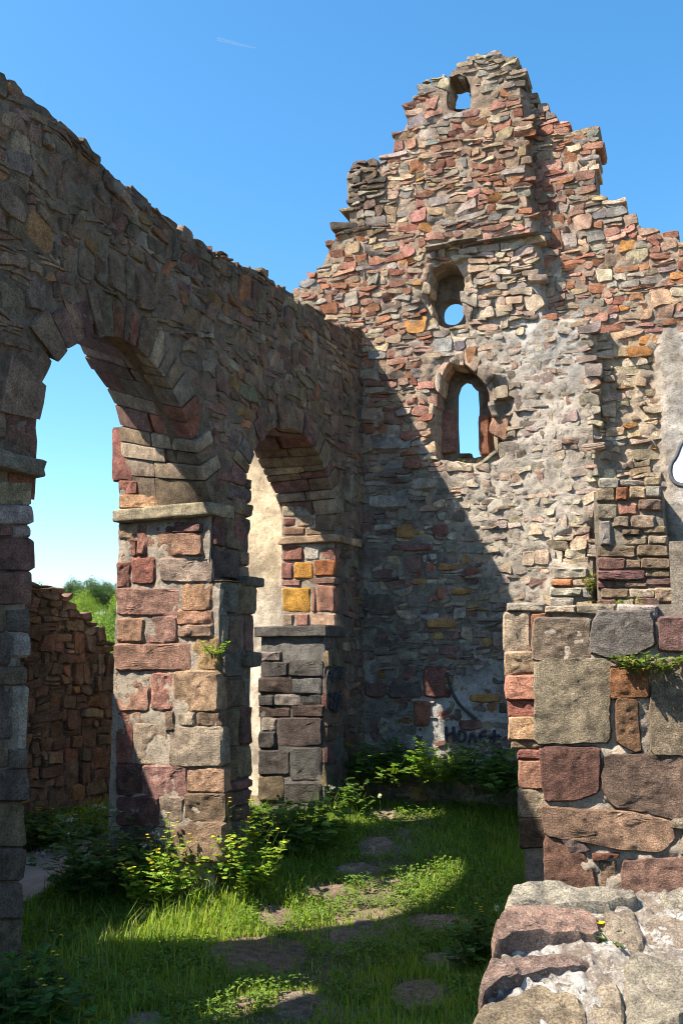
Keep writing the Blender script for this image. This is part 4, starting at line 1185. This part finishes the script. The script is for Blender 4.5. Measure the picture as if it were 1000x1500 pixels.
def blades(n, seed, x0, x1, y0, y1, hs, wd, dens=None):
    r_ = np.random.default_rng(seed)
    x = r_.uniform(x0, x1, n); y = r_.uniform(y0, y1, n)
    p = proj(np.column_stack([x, y, ground_h(x, y)]))
    k = grass_ok(x, y) & (p[:, 0] > -60) & (p[:, 0] < 1060) & (p[:, 1] < 1640)
    a, b = hfun(x, y)
    for (c, rx, ry) in slab_c:
        dd = ((x - c[0]) / max(rx, .01)) ** 2 + ((y - c[1]) / max(ry, .01)) ** 2
        k &= ~((dd < .95 + .4 * b) & (r_.uniform(size=n) < .98 - .25 * np.clip(dd, 0, 1)))
    k &= ~inpoly(np.column_stack([x, y]), sand_poly)
    d_path = np.abs((x - .05) - .28 * (y - 8.2))           # worn strip along the slabs
    worn = np.clip(1 - d_path / .75, 0, 1)
    k &= r_.uniform(size=n) > worn * .92 * (b > .40)
    x, y, a, b, worn = x[k], y[k], a[k], b[k], worn[k]; n = len(x)
    h = hs * (.35 + .9 * a * b + .35 * r_.uniform(size=n)) * (1 - .5 * worn)
    rel = np.stack([x - A0[0], y - A0[1]], -1) @ N[:2]
    h *= 1 + .9 * np.clip(1 - rel / .6, 0, 1) * (rel > 0)
    az = r_.uniform(0, 2 * math.pi, n); ln = r_.uniform(.1, .75, n) * h
    dx, dy = np.cos(az), np.sin(az); w = wd * r_.uniform(.6, 1.3, n)
    z = ground_h(x, y) - .01
    px, py = -dy * w, dx * w
    B0 = np.column_stack([x - px, y - py, z]); B1 = np.column_stack([x + px, y + py, z])
    mx, my, mz = x + dx * ln * .35, y + dy * ln * .35, z + h * .62
    M0 = np.column_stack([mx - px * .7, my - py * .7, mz]); M1 = np.column_stack([mx + px * .7, my + py * .7, mz])
    Tp = np.column_stack([x + dx * ln, y + dy * ln, z + h * r_.uniform(.75, 1, n)])
    V = np.stack([B0, B1, M0, M1, Tp], 1).reshape(-1, 3)
    i = np.arange(n)[:, None] * 5
    T = np.stack([i + [0, 1, 3], i + [0, 3, 2], i + [2, 3, 4]], 1).reshape(-1, 3)
    t = r_.uniform(size=n)
    c = np.outer(1 - t, (.13, .22, .026)) + np.outer(t, (.28, .35, .05))
    dry = r_.uniform(size=n) < .08
    c[dry] = (.26, .22, .10)
    C = np.repeat(np.column_stack([c, np.ones(n)]), 5, 0)
    return V, T, C
V1, T1_, C1 = blades(230000, 1, -3.6, 2.6, 5.2, 11.6, .105, .0042)
V2, T2_, C2 = blades(12000, 2, -3.2, 2.4, 5.2, 11.6, .24, .0045)
bag = Bag(); bag.add(V1, T1_, C1); bag.add(V2, T2_, C2)
V, T, C = bag.get()
go = single('grass', V, T, M_GRASS, 'uneven green grass growing over the floor of the ruin', None, kind='stuff', col=C, sharp=None)

def turf_leaves(n, seed):
    r_ = np.random.default_rng(seed); x = r_.uniform(-3.2, 2.4, n * 3); y = r_.uniform(5.3, 11.5, n * 3)
    a, b = hfun(x * 1.3 + 9, y * 1.3)
    p = proj(np.column_stack([x, y, ground_h(x, y)]))
    k = grass_ok(x, y) & (a * b > .18) & (p[:, 0] > -40) & (p[:, 0] < 1040) & (p[:, 1] < 1600) & ~inpoly(np.column_stack([x, y]), sand_poly)
    for (c, rx, ry) in slab_c: k &= ((x - c[0]) / max(rx, .01)) ** 2 + ((y - c[1]) / max(ry, .01)) ** 2 > 1
    x, y = x[k][:n], y[k][:n]; n = len(x); z = ground_h(x, y) + r_.uniform(.02, .10, n)
    C = np.column_stack([x, y, z]); V = []; 
    for j in range(3):
        az = r_.uniform(0, 6.28, n); d = np.column_stack([np.cos(az), np.sin(az), r_.uniform(-.1, .5, n)]); sdv = np.column_stack([-np.sin(az), np.cos(az), r_.normal(0, .25, n)])
        L_ = r_.uniform(.014, .034, n)[:, None]
        V.append(np.stack([C, C + d * L_ * .6 + sdv * L_ * .42, C + d * L_, C + d * L_ * .6 - sdv * L_ * .42], 1))
    V = np.concatenate(V).reshape(-1, 3); i = np.arange(len(V) // 4)[:, None] * 4
    T = np.stack([i + [0, 1, 2], i + [0, 2, 3]], 1).reshape(-1, 3)
    t = r_.uniform(size=len(V) // 4); c = np.outer(1 - t, (.08, .16, .03)) + np.outer(t, (.17, .26, .04))
    return V, T, np.repeat(np.column_stack([c, np.ones(len(c))]), 4, 0)
V, T, C = turf_leaves(16000, 4)
single('ground_cover', V, T, M_LEAF, 'small round leaves of clover and seedlings among the grass', None, kind='stuff', col=C, sharp=None)

# ================================================================== PLANTS
def leaflet(c, d, up, L_, W_, r_):
    sidev = np.cross(d, up); sidev /= max(np.linalg.norm(sidev), 1e-6); nn = np.cross(sidev, d)
    V = [c, c + d * L_ * .35 + sidev * W_ * .5 - nn * W_ * .08, c + d * L_ * .78 + sidev * W_ * .42 - nn * L_ * .08, c + d * L_ - nn * L_ * .18, c + d * L_ * .78 - sidev * W_ * .42 - nn * L_ * .08, c + d * L_ * .35 - sidev * W_ * .5 - nn * W_ * .08, c + d * L_ * .5 + nn * W_ * .05]
    return np.array(V), np.array([(0, 1, 6), (1, 2, 6), (2, 3, 6), (3, 4, 6), (4, 5, 6), (5, 0, 6)])
def unit(v): v = np.asarray(v, float); return v / max(np.linalg.norm(v), 1e-9)
def tube(pts, r0, r1, bag, col, k=4):
    pts = np.array(pts, float); n = len(pts); V = []
    for i, p in enumerate(pts):
        t = unit(pts[min(i + 1, n - 1)] - pts[max(i - 1, 0)]); a = unit(np.cross(t, [.3, .9, .2])); b = np.cross(t, a)
        rr = r0 + (r1 - r0) * i / (n - 1)
        for j in range(k): V.append(p + rr * (a * math.cos(2 * math.pi * j / k) + b * math.sin(2 * math.pi * j / k)))
    T = []
    for i in range(n - 1):
        for j in range(k):
            j2 = (j + 1) % k; T += [(i * k + j, i * k + j2, (i + 1) * k + j2), (i * k + j, (i + 1) * k + j2, (i + 1) * k + j)]
    bag.add(np.array(V), np.array(T), (*col, 1))
def plant(name, base, label, cat, h, spread, stems, leaf, nl, flower=None, nfl=0, seed=0, col=(.085, .15, .025), group=None, lobes=5, hang=False):
    r_ = np.random.default_rng(seed + 900); base = np.asarray(base, float)
    th = Thing(name, base, label, cat, group)
    bs, bl, bf = Bag(), Bag(), Bag()
    for k in range(stems):
        a = r_.uniform(0, 2 * math.pi); q_ = math.sqrt(r_.uniform()) * spread
        b = base + np.array([math.cos(a) * q_ * .45, math.sin(a) * q_ * .45, -.02])
        hh = h * r_.uniform(.55, 1.0) * (1 - .35 * q_ / max(spread, 1e-6))
        lean = np.array([math.cos(a) * q_ * .6, math.sin(a) * q_ * .6, 0]) + r_.normal(0, .05, 3) * [1, 1, 0]
        pts = [b + lean * t ** 1.5 + Z * hh * t + r_.normal(0, .006, 3) for t in np.linspace(0, 1, 5)]
        tube(pts, .0045, .002, bs, (.10, .15, .05), 3)
        for j in range(nl):
            t = r_.uniform(.22, 1.0) ** .85
            i = min(int(t * 4), 3); p = pts[i] + (pts[i + 1] - pts[i]) * (t * 4 - i)
            az = r_.uniform(0, 2 * math.pi); d = unit([math.cos(az), math.sin(az), r_.uniform(-.1, .5)])
            up = unit(np.array([0, 0, 1.]) + r_.normal(0, .25, 3))
            ls = leaf * r_.uniform(.6, 1.2) * (1.15 - .4 * t)
            sdv = unit(np.cross(d, up))
            cv = np.array(col) * r_.uniform(.6, 1.45) * np.array([r_.uniform(.8, 1.4), 1, r_.uniform(.8, 1.2)])
            e = p + d * ls * .9; bl_ = (*np.clip(cv, 0, 1), 1)
            V, T = leaflet(e, d, up, ls * .75, ls * .62, r_); bl.add(V, T, bl_)
            for m__ in range((lobes - 1) // 2):
                f = .35 + .4 * m__
                for sg in (-1, 1):
                    V, T = leaflet(p + d * ls * f, unit(d * .55 + sdv * sg * .8), up, ls * .55, ls * .48, r_); bl.add(V, T, bl_)
        if flower and k < nfl:
            tp = pts[-1]
            if flower == 'yellow':
                for _ in range(2):
                    c = tp + r_.normal(0, .02, 3) + Z * .03; tube([tp, c], .0018, .0015, bs, (.1, .16, .05), 3)
                    for j in range(4):
                        az = j * math.pi / 2 + r_.uniform(0, .5); V, T = leaflet(c, unit([math.cos(az), math.sin(az), .35]), Z, .018, .017, r_); bf.add(V, T, (.78, .52, .02, 1))
            else:
                for _ in range(9):
                    c = tp + np.array([r_.normal(0, .03), r_.normal(0, .03), .05 + r_.normal(0, .008)]); tube([tp, c], .0012, .001, bs, (.1, .16, .05), 3)
                    for j in range(5):
                        az = j * 1.2566; o_ = r_.normal(0, .006, 3); V, T = leaflet(c + o_, unit([math.cos(az), math.sin(az), .1]), Z, .010, .009, r_); bf.add(V, T, (.72, .73, .68, 1))
    for bg_, nm, mt in ((bs, 'stem', M_LEAF), (bl, 'foliage', M_LEAF), (bf, 'flower', M_PETAL)):
        if bg_.n:
            V, T, C = bg_.get(); th.part(nm, V, T, mt, C, kind='stuff', sharp=None)
    return th
G1, G2, G3 = (.17, .27, .03), (.09, .165, .028), (.07, .14, .03)
def loc(s_, n_):
    p = A0 + s_ * D + n_ * N; p[2] = gz(p[0], p[1]); return p
plant('celandine_plant', loc(-.32, -.25), 'yellow-flowered celandine in sunlight against the foot of the red pier', 'plant', .85, .45, 44, .062, 13, 'yellow', 22, 1, G1)
plant('celandine_plant', loc(.08, .32), 'tall yellow-flowered celandine at the shaded corner of the red pier', 'plant', .95, .36, 30, .062, 13, 'yellow', 14, 2, G1)
plant('leafy_weed', loc(1.15, .25), 'dark broad-leaved weed clump below the dark stub wall', 'plant', .72, .55, 44, .10, 10, 'yellow', 4, 3, G2)
plant('leafy_weed', loc(2.3, .3), 'loose weedy clump at the outer corner of the stub wall', 'plant', .50, .34, 26, .065, 10, 'white', 4, 4, G2)
plant('cow_parsley', loc(-.45, -.95), 'dark bushy cow parsley with white flower heads beside the red pier', 'plant', .95, .55, 46, .085, 12, 'white', 8, 5, G3)
plant('leafy_weed', gp(65, 1242), 'low yellow-flowered weeds at the foot of the shaded rubble wall', 'plant', .55, .5, 34, .085, 10, 'yellow', 4, 6, G3)
plant('leafy_weed', gp(130, 1228), 'small pale-flowered weed beside the sandy path, under the rubble wall', 'plant', .42, .25, 12, .05, 7, 'white', 4, 16, G3)
plant('bramble_bush', hit(556, 1150, G0 + .35 * GN, GN), 'leafy bush with big rounded leaves in the corner under the gable', 'bush', .66, .55, 40, .11, 9, None, 0, 7, G2)
plant('flowering_weed', hit(640, 1155, G0 + .4 * GN, GN), 'sunlit flowering weeds beside the lettering on the gable base', 'plant', .72, .5, 44, .07, 11, 'yellow', 8, 8, G1)
plant('cow_parsley', hit(715, 1160, G0 + .45 * GN, GN), 'shaded cow parsley clump under the lettering on the gable base', 'plant', .68, .55, 44, .085, 10, 'white', 7, 9, G3)
plant('leafy_weed', hit(745, 1170, G0 + .9 * GN, GN), 'shaded broad-leaved weeds left of the doorway jamb', 'plant', .62, .42, 30, .09, 10, 'white', 5, 10, G3)
plant('leafy_weed', CB - .22 * E + .25 * GN + np.array([0, 0, gz(CB[0], CB[1] - .3)]), 'low shaded weeds growing at the foot of the doorway jamb', 'plant', .55, .34, 26, .07, 10, 'yellow', 3, 11, G3)
plant('leafy_weed', gp(25, 1520), 'dark leafy weeds in deep shade at the foot of the left pier', 'plant', .60, .5, 40, .08, 10, 'yellow', 4, 12, G3)
plant('leafy_weed', gp(75, 1395), 'small yellow-flowered weed in grass beside the left pier', 'plant', .26, .3, 14, .04, 6, 'yellow', 3, 13, G3)
def wplace(px, py, O, NN, off): return hit(px, py, O + off * NN, NN)
plant('wall_fern', wplace(950, 984, CA, GN, .05), 'small bushy green herb growing from a joint of the low wall', 'plant', .19, .24, 40, .034, 12, None, 0, 14, (.12, .17, .03))
plant('wall_plant', wplace(318, 962, A0, N, .16), 'tiny bright green sprig on the corner of the red pier', 'plant', .22, .14, 10, .04, 8, None, 0, 15, G1)
plant('wall_plant', wplace(926, 895, G0 + .62 * GN, GN, .02), 'slender bright green sprig on the face of the buttress', 'plant', .30, .14, 6, .03, 6, 'yellow', 1, 17, G1)
plant('wall_plant', wplace(865, 868, G0 + .32 * GN, GN, .02), 'yellowing green tuft in the gap beside the buttress', 'plant', .34, .12, 12, .03, 8, None, 0, 18, (.16, .17, .03))
plant('wall_plant', wplace(893, 884, G0 + .62 * GN, GN, .02), 'low yellow-green tuft on a lower ledge of the buttress', 'plant', .08, .18, 9, .028, 6, None, 0, 19, (.17, .18, .03))
plant('wall_plant', wplace(690, 676, G0, GN, .02), 'thin grassy growth on the sill of the narrow window', 'plant', .06, .3, 9, .02, 4, None, 0, 20, (.16, .16, .04))
plant('stonecrop', np.array(wpos(FF, cFg(893, 1375), np.array(.01))), 'tiny yellow-flowered stonecrop between the parapet stones, at a crack', 'plant', .035, .045, 14, .008, 6, 'yellow', 1, 21, (.09, .12, .03))

def dandelion(px, py, hgt, seed, label):
    b = gp(px, py); r_ = np.random.default_rng(seed); th = Thing('dandelion_clock', b, label, 'dandelion', 'dandelion clocks by the parapet' if seed < 2 else 'dandelion clocks by the gable')
    bs, bf = Bag(), Bag(); tp = b + Z * hgt
    tube([b, b + Z * hgt * .5 + [.01, 0, 0], tp], .002, .0018, bs, (.16, .17, .07), 4)
    for _ in range(90):
        d = unit(r_.normal(0, 1, 3)); a = unit(np.cross(d, [.2, .3, .9])); e = tp + d * .026
        bf.add(np.array([tp, e + a * .004, e - a * .004]), np.array([(0, 1, 2)]), (.7, .7, .68, 1))
    V, T, C = bs.get(); th.part('stem', V, T, M_LEAF, C, sharp=None); V, T, C = bf.get(); th.part('seed_head', V, T, M_PETAL, C, sharp=None, smooth=False)
for k, (px, py) in enumerate(((728, 1372), (738, 1385), (556, 1196), (585, 1178))):
    dandelion(px, py, .22, k, 'white dandelion seed head in shaded grass beside the parapet wall' if k < 2 else 'white dandelion seed head in sunlit grass near the gable base')

# ================================================================== HILLSIDE TREES
def make_tree_meshes(seed, H, R_, col):
    r_ = np.random.default_rng(seed); bt, bc = Bag(), Bag()
    tube([(0, 0, -1), (r_.normal(0, .1), 0, H * .35), (r_.normal(0, .3), r_.normal(0, .3), H * .75)], .26, .08, bt, (.10, .08, .06), 7)
    cl = []
    for _ in range(34):
        d = unit(r_.normal(0, 1, 3)); q_ = r_.uniform(.35, 1.0)
        c = np.array([d[0] * R_ * q_, d[1] * R_ * q_, H * .52 + d[2] * H * .46 * q_]); cl.append(c)
        tube([(0, 0, H * .4), tuple(c * .6 + np.array([0, 0, H * .2])), tuple(c)], .09, .02, bt, (.10, .08, .06), 4)
    for c in cl:
        cc = np.array(col) * r_.uniform(.75, 1.3)
        for _ in range(70):
            p = c + r_.normal(0, 1, 3) * R_ * .19; s_ = r_.uniform(.10, .26)
            d = unit(r_.normal(0, 1, 3)); a = unit(np.cross(d, r_.normal(0, 1, 3)))
            bc.add(np.array([p - d * s_, p + a * s_ * .6, p + d * s_, p - a * s_ * .6]), np.array([(0, 1, 2), (0, 2, 3)]), (*np.clip(cc * r_.uniform(.75, 1.3), 0, 1), 1))
    out = []
    for bg_, nm, mt in ((bt, 'trunk', M_BARK), (bc, 'crown', M_LEAF)):
        V, T, C = bg_.get(); me = mesh_np(nm, V, T, C, None); me.materials.append(mt); out.append(me)
    return out
protos = [make_tree_meshes(1, 11, 3.6, (.13, .20, .030)), make_tree_meshes(2, 12, 4.0, (.16, .23, .03)), make_tree_meshes(3, 9.5, 3.4, (.10, .17, .028)), make_tree_meshes(4, 13, 3.8, (.045, .085, .028))]
rt = np.random.default_rng(3)
labs = ['light green leafy tree on the wooded hillside beyond the ruin', 'yellow-green leafy tree on the wooded hillside beyond the ruin', 'mid green leafy tree on the wooded hillside beyond the ruin', 'dark green tree on the ridge of the wooded hillside']
for k in range(88):
    far = k >= 52
    rr_ = rt.uniform(385, 425) if far else 150 + 230 * (k / 52) + rt.uniform(-8, 8)
    az = math.radians(rt.uniform(-19.5, -11.5))
    x, y = rr_ * math.sin(az), rr_ * math.cos(az); v = 3 if far else int(rt.integers(0, 3))
    e = bpy.data.objects.new('tree', None); COL.objects.link(e)
    e.location = (x, y, gz(x, y) - .1); e.rotation_euler = (0, 0, rt.uniform(0, 6.28)); sc_ = rt.uniform(.85, 1.25); e.scale = (sc_ * 1.1, sc_ * 1.1, sc_)
    e['label'] = labs[v]; e['category'] = 'tree'; e['group'] = ('ridge trees' if v == 3 else ['light green', 'yellow-green', 'mid green'][v] + ' hillside trees')
    for me in protos[v]:
        o = bpy.data.objects.new(me.name.split('.')[0], me); COL.objects.link(o); o.parent = e

# ================================================================== CONTRAIL
def far_pt(px, py, dist): r_ = ray(px, py); return EYE + r_ / np.linalg.norm(r_) * dist
bag = Bag(); tube([far_pt(x, y, 6000) for x, y in ((318, 57), (335, 61), (350, 65), (365, 68.4), (376, 70.6))], 9, 2.2, bag, (.9, .9, .9), 8)
V, T, C = bag.get()
m_, t_, b_, o_ = new_mat('ice_cloud'); q = NB(t_); b_.inputs['Base Color'].default_value = (.9, .9, .92, 1)
tr = q.n('ShaderNodeBsdfTransparent'); mx_ = q.n('ShaderNodeMixShader'); mx_.inputs[0].default_value = .09
q.l(tr.outputs[0], mx_.inputs[1]); q.l(b_.outputs[0], mx_.inputs[2]); q.l(mx_.outputs[0], o_.inputs[0])
single('contrail', V, T, m_, 'short thin white contrail high in the blue sky', 'contrail', base=V.mean(0))
